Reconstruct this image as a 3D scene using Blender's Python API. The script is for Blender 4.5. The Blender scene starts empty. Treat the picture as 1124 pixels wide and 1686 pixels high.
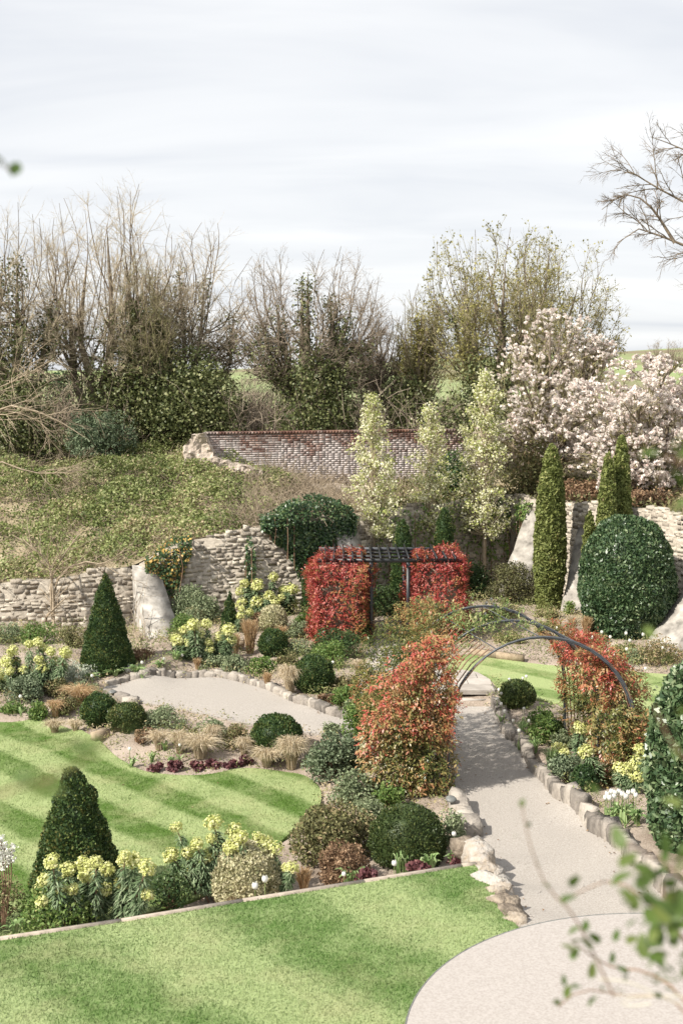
import bpy, math, random
import numpy as np
from mathutils import Vector, Matrix
from mathutils.geometry import delaunay_2d_cdt
rng = np.random.default_rng(11); random.seed(11)
SC = bpy.context.scene; COL = SC.collection
# ------------------------------------------------------------------ camera
HC, FPX, CX, CY, HOR = 7.6, 2000.0, 562.0, 843.0, 620.0
PITCH = math.atan((CY - HOR) / FPX)
cam_d = bpy.data.cameras.new('camera'); cam = bpy.data.objects.new('camera', cam_d); COL.objects.link(cam)
cam.location = (0, 0, HC); cam.rotation_euler = (math.pi/2 - PITCH, 0, 0)
cam_d.sensor_fit = 'VERTICAL'; cam_d.sensor_height = 36; cam_d.sensor_width = 24; cam_d.lens = FPX/1686*36
cam_d.clip_start = 0.05; cam_d.clip_end = 4000
cam_d.dof.use_dof = True; cam_d.dof.focus_distance = 25; cam_d.dof.aperture_fstop = 2.6
SC.camera = cam
SC.render.resolution_x, SC.render.resolution_y = 682, 1024
# ------------------------------------------------------------------ light
SUN_EL, SUN_DIR = math.radians(43), Vector((-0.86, -0.50, 0)).normalized()   # towards the sun, on the ground
SC.view_settings.view_transform = 'Standard'; SC.view_settings.look = 'None'
SC.view_settings.exposure = 0.82; SC.view_settings.gamma = 1
SC.cycles.max_bounces = 6; SC.cycles.diffuse_bounces = 3; SC.cycles.transparent_max_bounces = 8; SC.cycles.use_denoising = True
W = bpy.data.worlds.new('World'); SC.world = W; W.use_nodes = True
nt = W.node_tree; nt.nodes.clear(); N = nt.nodes.new; L = nt.links.new
out = N('ShaderNodeOutputWorld'); bg = N('ShaderNodeBackground'); L(bg.outputs[0], out.inputs[0])
sky = N('ShaderNodeTexSky'); sky.sky_type = 'NISHITA'; sky.sun_disc = False; sky.sun_elevation = SUN_EL
sky.sun_rotation = math.atan2(SUN_DIR.x, SUN_DIR.y)
tc = N('ShaderNodeTexCoord'); sep = N('ShaderNodeSeparateXYZ'); L(tc.outputs['Generated'], sep.inputs[0])
def wm(op, a, b=None):
    n = N('ShaderNodeMath'); n.operation = op
    for i, v in enumerate((a, b)):
        if v is None: continue
        if isinstance(v, (int, float)): n.inputs[i].default_value = v
        else: L(v, n.inputs[i])
    return n.outputs[0]
zz = wm('ADD', wm('MAXIMUM', sep.outputs[2], 0.0), 0.16)
cmb = N('ShaderNodeCombineXYZ'); L(wm('DIVIDE', sep.outputs[0], zz), cmb.inputs[0]); L(wm('DIVIDE', sep.outputs[1], zz), cmb.inputs[1])
mp = N('ShaderNodeMapping'); mp.inputs['Rotation'].default_value = (0, 0, math.radians(-14)); mp.inputs['Scale'].default_value = (0.55, 1.5, 1); mp.inputs['Location'].default_value = (3.1, 1.7, 0)
L(cmb.outputs[0], mp.inputs[0])
nz = N('ShaderNodeTexNoise'); nz.inputs['Scale'].default_value = 1.25; nz.inputs['Detail'].default_value = 5; nz.inputs['Roughness'].default_value = 0.5; nz.inputs['Distortion'].default_value = 0.5; L(mp.outputs[0], nz.inputs[0])
cr = N('ShaderNodeValToRGB'); e = cr.color_ramp.elements; e[0].position = 0.28; e[0].color = (0.435, 0.452, 0.485, 1); e[1].position = 0.7; e[1].color = (0.615, 0.615, 0.613, 1)
e2 = cr.color_ramp.elements.new(0.48); e2.color = (0.53, 0.538, 0.551, 1)
L(nz.outputs[0], cr.inputs[0])
sk = N('ShaderNodeMixRGB'); sk.blend_type = 'MULTIPLY'; sk.inputs[0].default_value = 1; sk.inputs[2].default_value = (0.1, 0.1, 0.1, 1); L(sky.outputs[0], sk.inputs[1])
mx = N('ShaderNodeMixRGB'); mx.inputs[0].default_value = 0.93; L(sk.outputs[0], mx.inputs[1]); L(cr.outputs[0], mx.inputs[2])
L(mx.outputs[0], bg.inputs[0]); bg.inputs[1].default_value = 1.0
sd = bpy.data.lights.new('sun', 'SUN'); sd.energy = 4.3; sd.angle = math.radians(1.2); sd.color = (1, 0.94, 0.84)
so = bpy.data.objects.new('sun', sd); COL.objects.link(so)
to_sun = Vector((SUN_DIR.x*math.cos(SUN_EL), SUN_DIR.y*math.cos(SUN_EL), math.sin(SUN_EL)))
so.rotation_euler = (-to_sun).to_track_quat('-Z', 'Y').to_euler(); so.location = (-20, -10, 30)
# ------------------------------------------------------------------ measuring
cp, sp = math.cos(PITCH), math.sin(PITCH)
def ray(px, py):
    a, b = (px - CX)/FPX, -(py - CY)/FPX
    return np.array([a, cp + b*sp, -sp + b*cp])
def at(px, py, Y): d = ray(px, py); t = Y/d[1]; return np.array([d[0]*t, Y, HC + d[2]*t])
def onz(px, py, z): d = ray(px, py); t = (z - HC)/d[2]; return np.array([d[0]*t, d[1]*t, z])
def proj(p):
    p = np.asarray(p, float); x, y, z = p[..., 0], p[..., 1], p[..., 2] - HC
    f = y*cp - z*sp; u = y*sp + z*cp
    return CX + x/f*FPX, CY - u/f*FPX
# heights of the garden, level by level
CTRL = []
def lv(z, *pts): CTRL.extend((a, b, z) for a, b in pts)
lv(-.3, (-100,1200),(0,1200),(100,1205),(200,1265),(330,1285),(440,1275),(515,1310),(0,1350),(250,1350),(450,1350),(300,1450),(0,1500),(450,1400),(-150,1400))
lv(.05, (200,1128),(300,1120),(300,1150),(400,1130),(450,1160),(540,1190),(600,1200),(400,1180))
lv(0, (740,1200),(830,1210),(750,1330),(880,1270),(800,1330),(780,1168),(900,1330),(840,1390),(940,1370),(690,1250))
lv(.12, (900,1440),(850,1440)); lv(.32, (870,1480),(1000,1470),(1080,1470)); lv(.46, (880,1525),(1100,1500),(1200,1520),(1250,1450))
lv(.28, (960,1310),(1100,1300),(1000,1250),(1060,1370),(1180,1350)); lv(.2, (880,1225),(930,1260))
lv(.3, (740,1130),(790,1135),(640,1085),(610,1075),(800,1100),(900,1110),(1100,1130),(1000,1150),(840,1125),(1200,1180),(580,1100),(860,1160))
lv(.45, (1000,1085),(1100,1085)); lv(.5, (900,1060),(0,1060),(100,1065),(270,1078),(330,1060),(820,1050))
lv(.7, (1050,1050),(1000,1035),(850,1015),(480,1010),(930,1010),(780,1000)); lv(.6, (1120,1060),(400,1035),(640,1000),(1250,1080))
lv(.35, (640,1050),(560,1060),(200,1098),(450,1080),(520,1100)); lv(.4, (720,1040))
lv(.8, (640,960),(760,960),(840,960),(560,960))
lv(0, (50,1150),(130,1150),(250,1190),(360,1212),(650,1250)); lv(-.12, (0,1172),(160,1198),(450,1237),(560,1240),(600,1290),(580,1400))
lv(.18, (480,1112),(550,1150),(60,1110),(420,1090)); lv(-.02, (680,1420),(740,1400))
CT = np.array([onz(*c) for c in CTRL])
def hg(x, y):
    x = np.asarray(x, float); y = np.asarray(y, float)
    d2 = (x[..., None] - CT[:, 0])**2 + ((y[..., None] - CT[:, 1])*.85)**2
    w = 1/(d2 + .12)**2
    return (w*CT[:, 2]).sum(-1)/w.sum(-1)
def G(px, py):
    z = 0.1
    for _ in range(14):
        p = onz(px, py, z); z = .5*z + .5*float(hg(p[0], p[1]))
    p[2] = float(hg(p[0], p[1])); return p
# ------------------------------------------------------------------ mesh helpers
def obj(name, me, mat=None, parent=None):
    o = bpy.data.objects.new(name, me); COL.objects.link(o)
    if mat is not None and len(me.materials) == 0: me.materials.append(mat)
    if parent is not None: o.parent = parent
    return o
def mesh(name, V, F, mat=None, v=None, smooth=False):
    V = np.asarray(V, np.float32).reshape(-1, 3); F = np.asarray(F, np.int32)
    k = F.shape[1]; me = bpy.data.meshes.new(name)
    me.vertices.add(len(V)); me.vertices.foreach_set('co', V.ravel())
    me.loops.add(F.size); me.loops.foreach_set('vertex_index', F.ravel())
    me.polygons.add(len(F)); me.polygons.foreach_set('loop_start', np.arange(0, F.size, k, dtype=np.int32))
    if smooth: me.polygons.foreach_set('use_smooth', np.ones(len(F), bool))
    me.update(calc_edges=True)
    if v is not None:
        a = me.attributes.new('v', 'FLOAT', 'POINT'); a.data.foreach_set('value', np.asarray(v, np.float32))
    if mat is not None: me.materials.append(mat)
    return me
def cat(parts):          # join (V,F,v) tuples
    Vs, Fs, vs, n = [], [], [], 0
    for V, F, v in parts:
        V = np.asarray(V).reshape(-1, 3); Vs.append(V); Fs.append(np.asarray(F) + n); n += len(V)
        vs.append(np.broadcast_to(v, (len(V),)))
    return np.concatenate(Vs), np.concatenate(Fs), np.concatenate(vs)
def empty(name, loc, rz=0):
    o = bpy.data.objects.new(name, None); COL.objects.link(o); o.location = [float(c) for c in loc]; o.rotation_euler.z = rz
    o.empty_display_size = .1
    return o
def tag(o, label=None, cat_=None, group=None, kind=None):
    if label: o['label'] = label
    if cat_: o['category'] = cat_
    if group: o['group'] = group
    if kind: o['kind'] = kind
    return o
def unit(a): return a/np.maximum(np.linalg.norm(a, axis=-1, keepdims=True), 1e-9)
def rdir(n): return unit(rng.normal(size=(n, 3)))
def leaves(P, Nm, size, asp=.5, v=None, flat=.55, fold=.15, droop=0.):
    """leaf-sized faces: base, two shoulders, tip; Nm = preferred normal, flat = how strictly"""
    n = len(P); P = np.asarray(P, float)
    size = np.broadcast_to(size, (n,))*rng.uniform(.7, 1.3, n)
    nn = unit(np.asarray(Nm)*flat + rdir(n)*(1 - flat))
    d = unit(np.cross(nn, rdir(n))); d[:, 2] -= droop; d = unit(d); s = unit(np.cross(d, nn))
    L_ = size[:, None]; w = L_*asp*.5
    V = np.empty((n, 4, 3)); V[:, 0] = P - d*L_*.5; V[:, 1] = P + s*w + nn*L_*fold - d*L_*.05
    V[:, 2] = P + d*L_*.5 - nn*L_*fold*.6; V[:, 3] = P - s*w + nn*L_*fold - d*L_*.05
    F = np.arange(n*4).reshape(n, 4)
    if v is None: v = rng.random(n)
    return V.reshape(-1, 3), F, np.repeat(np.broadcast_to(v, (n,)), 4)
def sprays(P, Nm, size, v, per=6, length=.24, asp=.42):
    """short leafy shoots: per leaves set alternately along each"""
    m = len(P)//per; P, Nm, v = P[:m], np.asarray(Nm)[:m], np.asarray(v)[:m]; d = unit(Nm*.75 + rdir(m)*.75 + np.array([0, 0, .05])); sd = unit(np.cross(d, rdir(m))); out_ = []
    ln = length*rng.uniform(.5, 1.35, m)
    for k in range(per):
        f = (k + .5)/per; q = P + d*(ln*(f - .55))[:, None] + np.array([0, 0, -.10])*(ln*f*f)[:, None]; sg = 1 if k % 2 else -1
        ld = unit(d*.55 + sd*sg*.8*(1.15 - f) + rdir(m)*.28 + np.array([0, 0, -.28])); nn = unit(np.cross(ld, np.cross(Nm + np.array([0, 0, .7]), ld)) + rdir(m)*.25)
        s_ = unit(np.cross(ld, nn)); L_ = (size*rng.uniform(.65, 1.3, m)*(1.1 - .35*f))[:, None]; w = L_*asp*.5; q = q + ld*L_*.5
        V = np.stack([q - ld*L_*.5, q + s_*w + nn*L_*.1, q + ld*L_*.5 - nn*L_*.12, q - s_*w + nn*L_*.1], 1)
        out_.append((V.reshape(-1, 3), np.arange(4*m).reshape(m, 4), np.repeat(np.clip(v + .14*(f - .5) + rng.normal(0, .06, m), 0, 1), 4)))
    return cat(out_)
def tubes(P, R, s=3, v=0.5):
    """polylines P (M,K,3) with radii R (M,K) as s-sided tubes"""
    M, K, _ = P.shape; R = np.broadcast_to(R, (M, K))
    T = np.empty_like(P); T[:, 1:-1] = P[:, 2:] - P[:, :-2]; T[:, 0] = P[:, 1] - P[:, 0]; T[:, -1] = P[:, -1] - P[:, -2]; T = unit(T)
    ref = np.where(np.abs(T[..., 2:]) > .9, np.array([1., 0, 0]), np.array([0, 0, 1.]))
    A = unit(np.cross(T, ref)); B = np.cross(T, A)
    an = np.arange(s)*2*math.pi/s
    V = P[:, :, None] + R[:, :, None, None]*(A[:, :, None]*np.cos(an)[:, None] + B[:, :, None]*np.sin(an)[:, None])
    i = np.arange(M*K*s).reshape(M, K, s); j = np.roll(i, -1, 2)
    F = np.stack([i[:, :-1], j[:, :-1], j[:, 1:], i[:, 1:]], -1).reshape(-1, 4)
    v = np.broadcast_to(v, (M,)) if np.ndim(v) else np.full(M, v)
    return V.reshape(-1, 3), F, np.repeat(v, K*s)
def ribbons(P, Wd, v=None):
    M, K, _ = P.shape; Wd = np.broadcast_to(Wd, (M, K))
    T = unit(P[:, -1] - P[:, 0]); S = unit(np.cross(T, rdir(M)))
    V = np.stack([P - S[:, None]*Wd[..., None]*.5, P + S[:, None]*Wd[..., None]*.5], 2)
    i = np.arange(M*K*2).reshape(M, K, 2)
    F = np.stack([i[:, :-1, 0], i[:, :-1, 1], i[:, 1:, 1], i[:, 1:, 0]], -1).reshape(-1, 4)
    if v is None: v = rng.random(M)
    return V.reshape(-1, 3), F, np.repeat(np.broadcast_to(v, (M,)), K*2)
def box(x0, x1, y0, y1, z0, z1):
    V = np.array([[x, y, z] for z in (z0, z1) for y in (y0, y1) for x in (x0, x1)], float)
    F = np.array([[0,2,3,1],[4,5,7,6],[0,1,5,4],[2,6,7,3],[0,4,6,2],[1,3,7,5]])
    return V, F, .5
def bar(a, b, w, h, up=(0, 0, 1)):
    a, b = np.asarray(a, float), np.asarray(b, float); t = unit(b - a); s = unit(np.cross(t, up)); u = np.cross(s, t)
    V = np.array([p + s*i*w/2 + u*j*h/2 for p in (a, b) for j in (-1, 1) for i in (-1, 1)])
    F = np.array([[0,1,3,2],[4,6,7,5],[0,4,5,1],[2,3,7,6],[0,2,6,4],[1,5,7,3]])
    return V, F, .5
def wob(p, sc, seed=0.):
    """cheap smooth noise, sum of sines, about -1..1"""
    p = np.asarray(p, float)*sc + seed
    x, y, z = p[..., 0], p[..., 1], p[..., 2]
    return (np.sin(x*1.7 + 2.1*np.sin(y*1.3 + z)) + np.sin(y*2.3 + 1.7*np.sin(z*1.9 + x*.7)) + np.sin(z*2.1 + 1.3*np.sin(x*2.2 + y*.6)))/3
# ------------------------------------------------------------------ materials
def newmat(name):
    m = bpy.data.materials.new(name); m.use_nodes = True; m.node_tree.nodes.clear(); return m
class NT:
    def __init__(s, m): s.t = m.node_tree; s.out = s.n('ShaderNodeOutputMaterial')
    def n(s, k, **kw):
        n = s.t.nodes.new(k)
        for a, b in kw.items(): setattr(n, a, b)
        return n
    def l(s, a, b): s.t.links.new(a, b)
    def inp(s, n, **kw):
        for k, v in kw.items():
            k = k.replace('_', ' ')
            if hasattr(v, 'is_linked'): s.l(v, n.inputs[k])
            else: n.inputs[k].default_value = v
        return n
    def ramp(s, fac, stops):
        r = s.n('ShaderNodeValToRGB'); s.l(fac, r.inputs[0]); el = r.color_ramp.elements
        while len(el) < len(stops): el.new(.5)
        for q, (p, c) in zip(el, stops): q.position = p; q.color = (*c, 1)
        return r.outputs[0]
    def noise(s, scale, detail=4, rough=.55, vec=None, dist=0.):
        n = s.n('ShaderNodeTexNoise'); n.inputs['Scale'].default_value = scale; n.inputs['Detail'].default_value = detail
        n.inputs['Roughness'].default_value = rough; n.inputs['Distortion'].default_value = dist
        if vec is None: vec = s.pos()
        s.l(vec, n.inputs['Vector']); return n.outputs['Fac']
    def pos(s):
        return s.n('ShaderNodeNewGeometry').outputs['Position']
    def math(s, op, a, b=None):
        n = s.n('ShaderNodeMath', operation=op)
        for i, v in enumerate((a, b)):
            if v is None: continue
            if isinstance(v, (int, float)): n.inputs[i].default_value = v
            else: s.l(v, n.inputs[i])
        return n.outputs[0]
    def mix(s, f, a, b, blend='MIX'):
        n = s.n('ShaderNodeMixRGB', blend_type=blend)
        for i, v in enumerate((f, a, b)):
            if isinstance(v, (int, float)): n.inputs[i].default_value = v
            elif isinstance(v, tuple): n.inputs[i].default_value = (*v, 1)
            else: s.l(v, n.inputs[i])
        return n.outputs[0]
    def bsdf(s, col, rough=.9, bump=None, strength=.4, dist=.02, spec=.3, metal=0.):
        b = s.n('ShaderNodeBsdfPrincipled'); b.inputs['Roughness'].default_value = rough; b.inputs['Specular IOR Level'].default_value = spec; b.inputs['Metallic'].default_value = metal
        if isinstance(col, tuple): b.inputs['Base Color'].default_value = (*col, 1)
        else: s.l(col, b.inputs['Base Color'])
        if bump is not None:
            bp = s.n('ShaderNodeBump'); bp.inputs['Strength'].default_value = strength; bp.inputs['Distance'].default_value = dist
            s.l(bump, bp.inputs['Height']); s.l(bp.outputs[0], b.inputs['Normal'])
        return b.outputs[0]
    def done(s, sh): s.l(sh, s.out.inputs[0])
def leafmat(name, stops, rough=.55, trans=.25, spec=.3, patch=0.):
    m = newmat(name); t = NT(m)
    a = t.n('ShaderNodeAttribute', attribute_name='v').outputs['Fac']
    if patch:
        nn = t.noise(1.1, 3); a = t.math('ADD', a, t.math('MULTIPLY', t.math('SUBTRACT', nn, .5), patch))
    c = t.ramp(a, [(p_, tuple(min(x_*1.25, .9) for x_ in c_) if max(c_) < .5 and name not in ('red_vine', 'orange_vine', 'bramble', 'near_leaf') else c_) for p_, c_ in stops])
    b = t.bsdf(c, rough, spec=spec)
    tr = t.n('ShaderNodeBsdfTranslucent'); t.l(c, tr.inputs[0])
    mxs = t.n('ShaderNodeMixShader'); mxs.inputs[0].default_value = trans; t.l(b, mxs.inputs[1]); t.l(tr.outputs[0], mxs.inputs[2])
    t.done(mxs.outputs[0]); return m
def plain(name, stops, scale=3, rough=.85, bumpscale=None, strength=.4, dist=.02, spec=.25, rnd=0., metal=0., detail=6):
    """noise-mottled surface; rnd adds a tone for each object / island"""
    m = newmat(name); t = NT(m); f = t.noise(scale, detail)
    if rnd:
        oi = t.n('ShaderNodeObjectInfo').outputs['Random']; isl = t.n('ShaderNodeNewGeometry').outputs['Random Per Island']
        r = t.math('FRACT', t.math('ADD', oi, isl)); f = t.math('ADD', t.math('MULTIPLY', f, 1 - rnd), t.math('MULTIPLY', r, rnd))
    c = t.ramp(f, stops)
    bp = t.noise(bumpscale or scale*6, 5) if strength else None
    t.done(t.bsdf(c, rough, bp, strength, dist, spec, metal)); return m
def g(*a): return tuple(a)
M = {}
M['yew'] = leafmat('yew', [(0,(.015,.035,.013)),(.5,(.042,.075,.022)),(.8,(.09,.12,.034)),(1,(.17,.155,.05))], .5, .12, patch=.3)
M['yew2'] = leafmat('yew_olive', [(0,(.022,.038,.013)),(.5,(.058,.083,.025)),(.85,(.115,.125,.04)),(1,(.18,.15,.06))], .5, .15)
M['green'] = leafmat('mid_green', [(0,(.05,.10,.025)),(.5,(.11,.18,.045)),(1,(.22,.27,.09))], .5, .3)
M['dark'] = leafmat('dark_green', [(0,(.014,.032,.014)),(.6,(.04,.075,.025)),(1,(.09,.13,.045))], .45, .18)
M['sage'] = leafmat('sage_green', [(0,(.10,.13,.07)),(.5,(.18,.22,.12)),(1,(.30,.33,.20))], .6, .25)
M['blue'] = leafmat('blue_green', [(0,(.05,.075,.042)),(.5,(.115,.15,.085)),(1,(.25,.29,.185))], .6, .2)
M['brown'] = leafmat('brown_leaf', [(0,(.08,.045,.025)),(.5,(.18,.11,.065)),(1,(.34,.24,.15))], .7, .2)
M['mixed'] = leafmat('olive_brown', [(0,(.06,.055,.028)),(.4,(.11,.115,.045)),(.75,(.19,.175,.08)),(1,(.34,.24,.15))], .65, .2)
M['varieg'] = leafmat('variegated', [(0,(.14,.15,.07)),(.3,(.36,.34,.20)),(1,(.62,.57,.40))], .55, .2)
M['purple'] = leafmat('purple_leaf', [(0,(.05,.02,.025)),(.6,(.12,.045,.05)),(1,(.24,.12,.11))], .5, .15)
M['red'] = leafmat('red_vine', [(0,(.05,.07,.02)),(.14,(.13,.15,.04)),(.3,(.33,.20,.06)),(.45,(.44,.17,.085)),(.62,(.38,.065,.05)),(.8,(.25,.028,.03)),(.9,(.38,.06,.055)),(1,(.60,.25,.21))], .45, .22, .4)
M['orange'] = leafmat('orange_vine', [(0,(.04,.06,.015)),(.22,(.11,.14,.035)),(.45,(.27,.24,.085)),(.62,(.44,.27,.12)),(.78,(.43,.15,.08)),(.9,(.38,.06,.045)),(1,(.55,.14,.11))], .4, .3, .45)
M['vinegreen'] = leafmat('green_vine', [(0,(.08,.13,.035)),(.5,(.20,.25,.09)),(.8,(.36,.33,.16)),(1,(.45,.22,.12))], .5, .3)
M['ivy'] = leafmat('ivy', [(0,(.012,.032,.012)),(.6,(.032,.07,.022)),(.9,(.08,.125,.04)),(1,(.14,.18,.07))], .38, .12, .5)
M['ivyflower'] = leafmat('ivy_orange', [(0,(.02,.05,.02)),(.75,(.07,.11,.04)),(.8,(.45,.30,.08)),(1,(.55,.36,.12))], .5, .12)
M['treeivy'] = leafmat('tree_ivy', [(0,(.03,.045,.015)),(.5,(.085,.10,.036)),(1,(.21,.215,.10))], .5, .15)
M['laurel'] = leafmat('laurel', [(0,(.018,.042,.019)),(.5,(.052,.09,.038)),(.8,(.10,.145,.066)),(1,(.22,.26,.145))], .38, .1, .5)
M['bramble'] = leafmat('bramble', [(0,(.05,.075,.02)),(.3,(.15,.19,.055)),(.6,(.28,.32,.12)),(.82,(.42,.40,.22)),(1,(.45,.34,.22))], .55, .3, patch=.7)
M['juniper'] = leafmat('juniper', [(0,(.07,.09,.025)),(.5,(.15,.175,.052)),(.9,(.235,.25,.09)),(1,(.31,.26,.13))], .6, .2)
M['straw'] = leafmat('straw', [(0,(.34,.27,.17)),(.6,(.56,.47,.33)),(1,(.72,.63,.48))], .7, .3)
M['tan'] = leafmat('tan_grass', [(0,(.30,.18,.09)),(.6,(.50,.36,.20)),(1,(.66,.52,.34))], .7, .3)
M['strap'] = leafmat('strap_leaf', [(0,(.12,.20,.07)),(.6,(.24,.34,.14)),(1,(.42,.50,.26))], .45, .3)
M['euleaf'] = leafmat('euphorbia_leaf', [(0,(.075,.12,.055)),(.6,(.155,.215,.115)),(1,(.29,.35,.215))], .6, .2)
M['euflower'] = leafmat('euphorbia_flower', [(0,(.38,.41,.12)),(.5,(.60,.61,.25)),(1,(.76,.74,.42))], .6, .3)
M['silver'] = leafmat('silver_leaf', [(0,(.30,.35,.25)),(.6,(.52,.56,.45)),(1,(.70,.72,.62))], .7, .2)
M['white'] = leafmat('white_petal', [(0,(.72,.72,.66)),(1,(.86,.85,.80))], .5, .3)
M['blossom'] = leafmat('cream_blossom', [(0,(.16,.21,.05)),(.4,(.38,.40,.14)),(.55,(.66,.64,.40)),(1,(.82,.80,.64))], .6, .35)
M['magnolia'] = leafmat('pink_blossom', [(0,(.62,.45,.42)),(.2,(.80,.69,.64)),(1,(.88,.85,.80))], .6, .3)
M['bud'] = leafmat('bud_leaf', [(0,(.14,.13,.04)),(.6,(.26,.24,.08)),(1,(.40,.37,.16))], .6, .3)
M['mulchleaf'] = leafmat('low_sprigs', [(0,(.10,.12,.04)),(.4,(.19,.22,.08)),(.7,(.34,.28,.15)),(1,(.52,.44,.30))], .65, .25)
M['fg'] = leafmat('near_leaf', [(0,(.045,.085,.015)),(.6,(.09,.14,.03)),(1,(.16,.19,.055))], .5, .3)
M['bark'] = plain('bark', [(.3,(.11,.085,.065)),(.7,(.29,.235,.18))], 6, .95, 30, .6, .03)
M['palebark'] = plain('pale_bark', [(.3,(.24,.19,.13)),(.7,(.44,.36,.27))], 5, .95, 30, .5, .02)
M['twig'] = plain('twig', [(.3,(.22,.175,.13)),(.7,(.40,.33,.26))], 2, .95, strength=0)
M['twigpale'] = plain('twig_pale', [(.3,(.36,.30,.21)),(.7,(.55,.47,.36))], 2, .95, strength=0)
M['twigolive'] = plain('twig_olive', [(.3,(.22,.195,.10)),(.7,(.40,.36,.21))], 2, .95, strength=0)
M['stem'] = plain('stem', [(.3,(.15,.09,.06)),(.7,(.28,.18,.12))], 8, .8, strength=0)
M['palestem'] = plain('pale_stem', [(.3,(.55,.50,.42)),(.7,(.68,.63,.55))], 8, .8, strength=0)
M['greenstem'] = plain('green_stem', [(.3,(.13,.18,.06)),(.7,(.22,.27,.11))], 8, .8, strength=0)
M['stone'] = plain('rubble_stone', [(.2,(.17,.145,.12)),(.42,(.36,.315,.26)),(.6,(.47,.42,.35)),(.8,(.60,.54,.455))], 7, .95, 22, .8, .03, rnd=.55)
M['kerbstone'] = plain('kerb_stone', [(.25,(.14,.125,.11)),(.5,(.27,.24,.21)),(.75,(.42,.38,.33))], 9, .95, 25, .7, .03, rnd=.5)
M['rock'] = plain('lawn_rock', [(.3,(.16,.13,.10)),(.45,(.36,.30,.235)),(.6,(.40,.37,.335)),(.75,(.49,.45,.39))], 7, .95, 18, .9, .05, rnd=.4)
M['mortar'] = plain('mortar', [(.3,(.25,.22,.18)),(.7,(.45,.40,.335))], 9, .97, 40, .6, .02)
M['render'] = plain('lime_render', [(.3,(.14,.13,.115)),(.42,(.27,.25,.225)),(.55,(.37,.345,.31)),(.7,(.52,.49,.45))], 3.2, .95, 24, .6, .015, detail=12)
M['rubble'] = plain('rough_render', [(.25,(.27,.22,.18)),(.5,(.44,.37,.31)),(.75,(.58,.50,.43))], 3.5, .97, 10, .9, .06, detail=8)
M['gravel'] = plain('gravel', [(.3,(.265,.24,.212)),(.5,(.335,.307,.278)),(.7,(.41,.378,.345))], 42, .97, 70, .5, .012, detail=6)
M['resin'] = plain('resin_bound', [(.3,(.31,.28,.258)),(.5,(.355,.325,.302)),(.7,(.395,.363,.34))], 34, .9, 140, .2, .004, detail=2)
M['slab'] = plain('paving_slab', [(.3,(.30,.27,.24)),(.7,(.46,.42,.38))], 4, .93, 30, .35, .01, rnd=.25)
M['timber'] = plain('sleeper_timber', [(.3,(.20,.15,.10)),(.7,(.40,.32,.23))], 8, .9, 30, .5, .01)
M['edging'] = plain('edging', [(.3,(.27,.23,.19)),(.7,(.42,.36,.30))], 9, .9, 30, .4, .01)
M['black'] = plain('black_steel', [(.3,(.010,.011,.013)),(.7,(.022,.024,.028))], 12, .45, strength=0, spec=.5)
M['hoop'] = plain('grey_steel', [(.3,(.045,.05,.06)),(.7,(.08,.088,.10))], 12, .5, strength=0, spec=.5)
M['lamp'] = plain('lamp_metal', [(.3,(.11,.115,.11)),(.7,(.19,.195,.185))], 12, .5, strength=0, spec=.5)
def soil_mat():
    m = newmat('soil'); t = NT(m)
    a = t.noise(1.3, 5); b = t.noise(38, 5, .7); f = t.math('ADD', t.math('MULTIPLY', a, .45), t.math('MULTIPLY', b, .55))
    c = t.ramp(f, [(.34,(.19,.145,.11)),(.48,(.36,.295,.24)),(.62,(.52,.44,.37))])
    t.done(t.bsdf(c, .98, b, .9, .04, .1)); return m
M['soil'] = soil_mat()
def lawn_mat(name, period, contrast, lo, hi, dry, ang, sharp=2.6):
    m = newmat(name); t = NT(m); p = t.pos()
    s = t.n('ShaderNodeSeparateXYZ'); t.l(p, s.inputs[0])
    ca, sa = math.cos(ang), math.sin(ang)
    u = t.math('ADD', t.math('MULTIPLY', s.outputs[0], ca), t.math('MULTIPLY', s.outputs[1], sa))
    u = t.math('ADD', u, t.math('MULTIPLY', t.noise(.8, 3), .2))
    w = t.math('SINE', t.math('MULTIPLY', u, 2*math.pi/period)); w = t.math('MULTIPLY', w, sharp)
    w = t.math('MINIMUM', t.math('MAXIMUM', w, -1.), 1.)
    mpn = t.n('ShaderNodeMapping'); mpn.inputs['Scale'].default_value = (1, .35, 1); mpn.inputs['Rotation'].default_value = (0, 0, .7); t.l(p, mpn.inputs[0])
    f = t.math('ADD', .5, t.math('MULTIPLY', w, contrast)); f = t.math('ADD', f, t.math('MULTIPLY', t.math('SUBTRACT', t.n('ShaderNodeNewGeometry').outputs['Random Per Island'], .5), .55))
    f = t.math('ADD', f, t.math('MULTIPLY', t.math('SUBTRACT', t.noise(1.6, 6, .65), .5), 1.3))
    f = t.math('ADD', f, t.math('MULTIPLY', t.math('SUBTRACT', t.noise(26, 4, .7, mpn.outputs[0]), .5), .9))
    c = t.ramp(f, [(.1, lo), (.5, tuple((i + j)/2 for i, j in zip(lo, hi))), (.85, hi)])
    d = t.math('MULTIPLY', t.ramp(t.noise(.9, 6, .65), [(.5,(0,0,0)),(.72,(1,1,1))]), .55)
    c = t.mix(d, c, dry)
    t.done(t.bsdf(c, .85, t.noise(70, 4, .7), .8, .03, .15)); return m
ST = math.radians(44)
M['lawn'] = lawn_mat('lower_lawn', 1.35, .28, (.08,.15,.025), (.32,.385,.17), (.39,.385,.20), ST)
M['lawn2'] = lawn_mat('upper_lawn', 2.7, .27, (.085,.17,.035), (.325,.40,.18), (.40,.40,.215), ST, 1.5)
def blade_mat(name, like):
    m = like.copy(); m.name = name; return m
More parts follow.
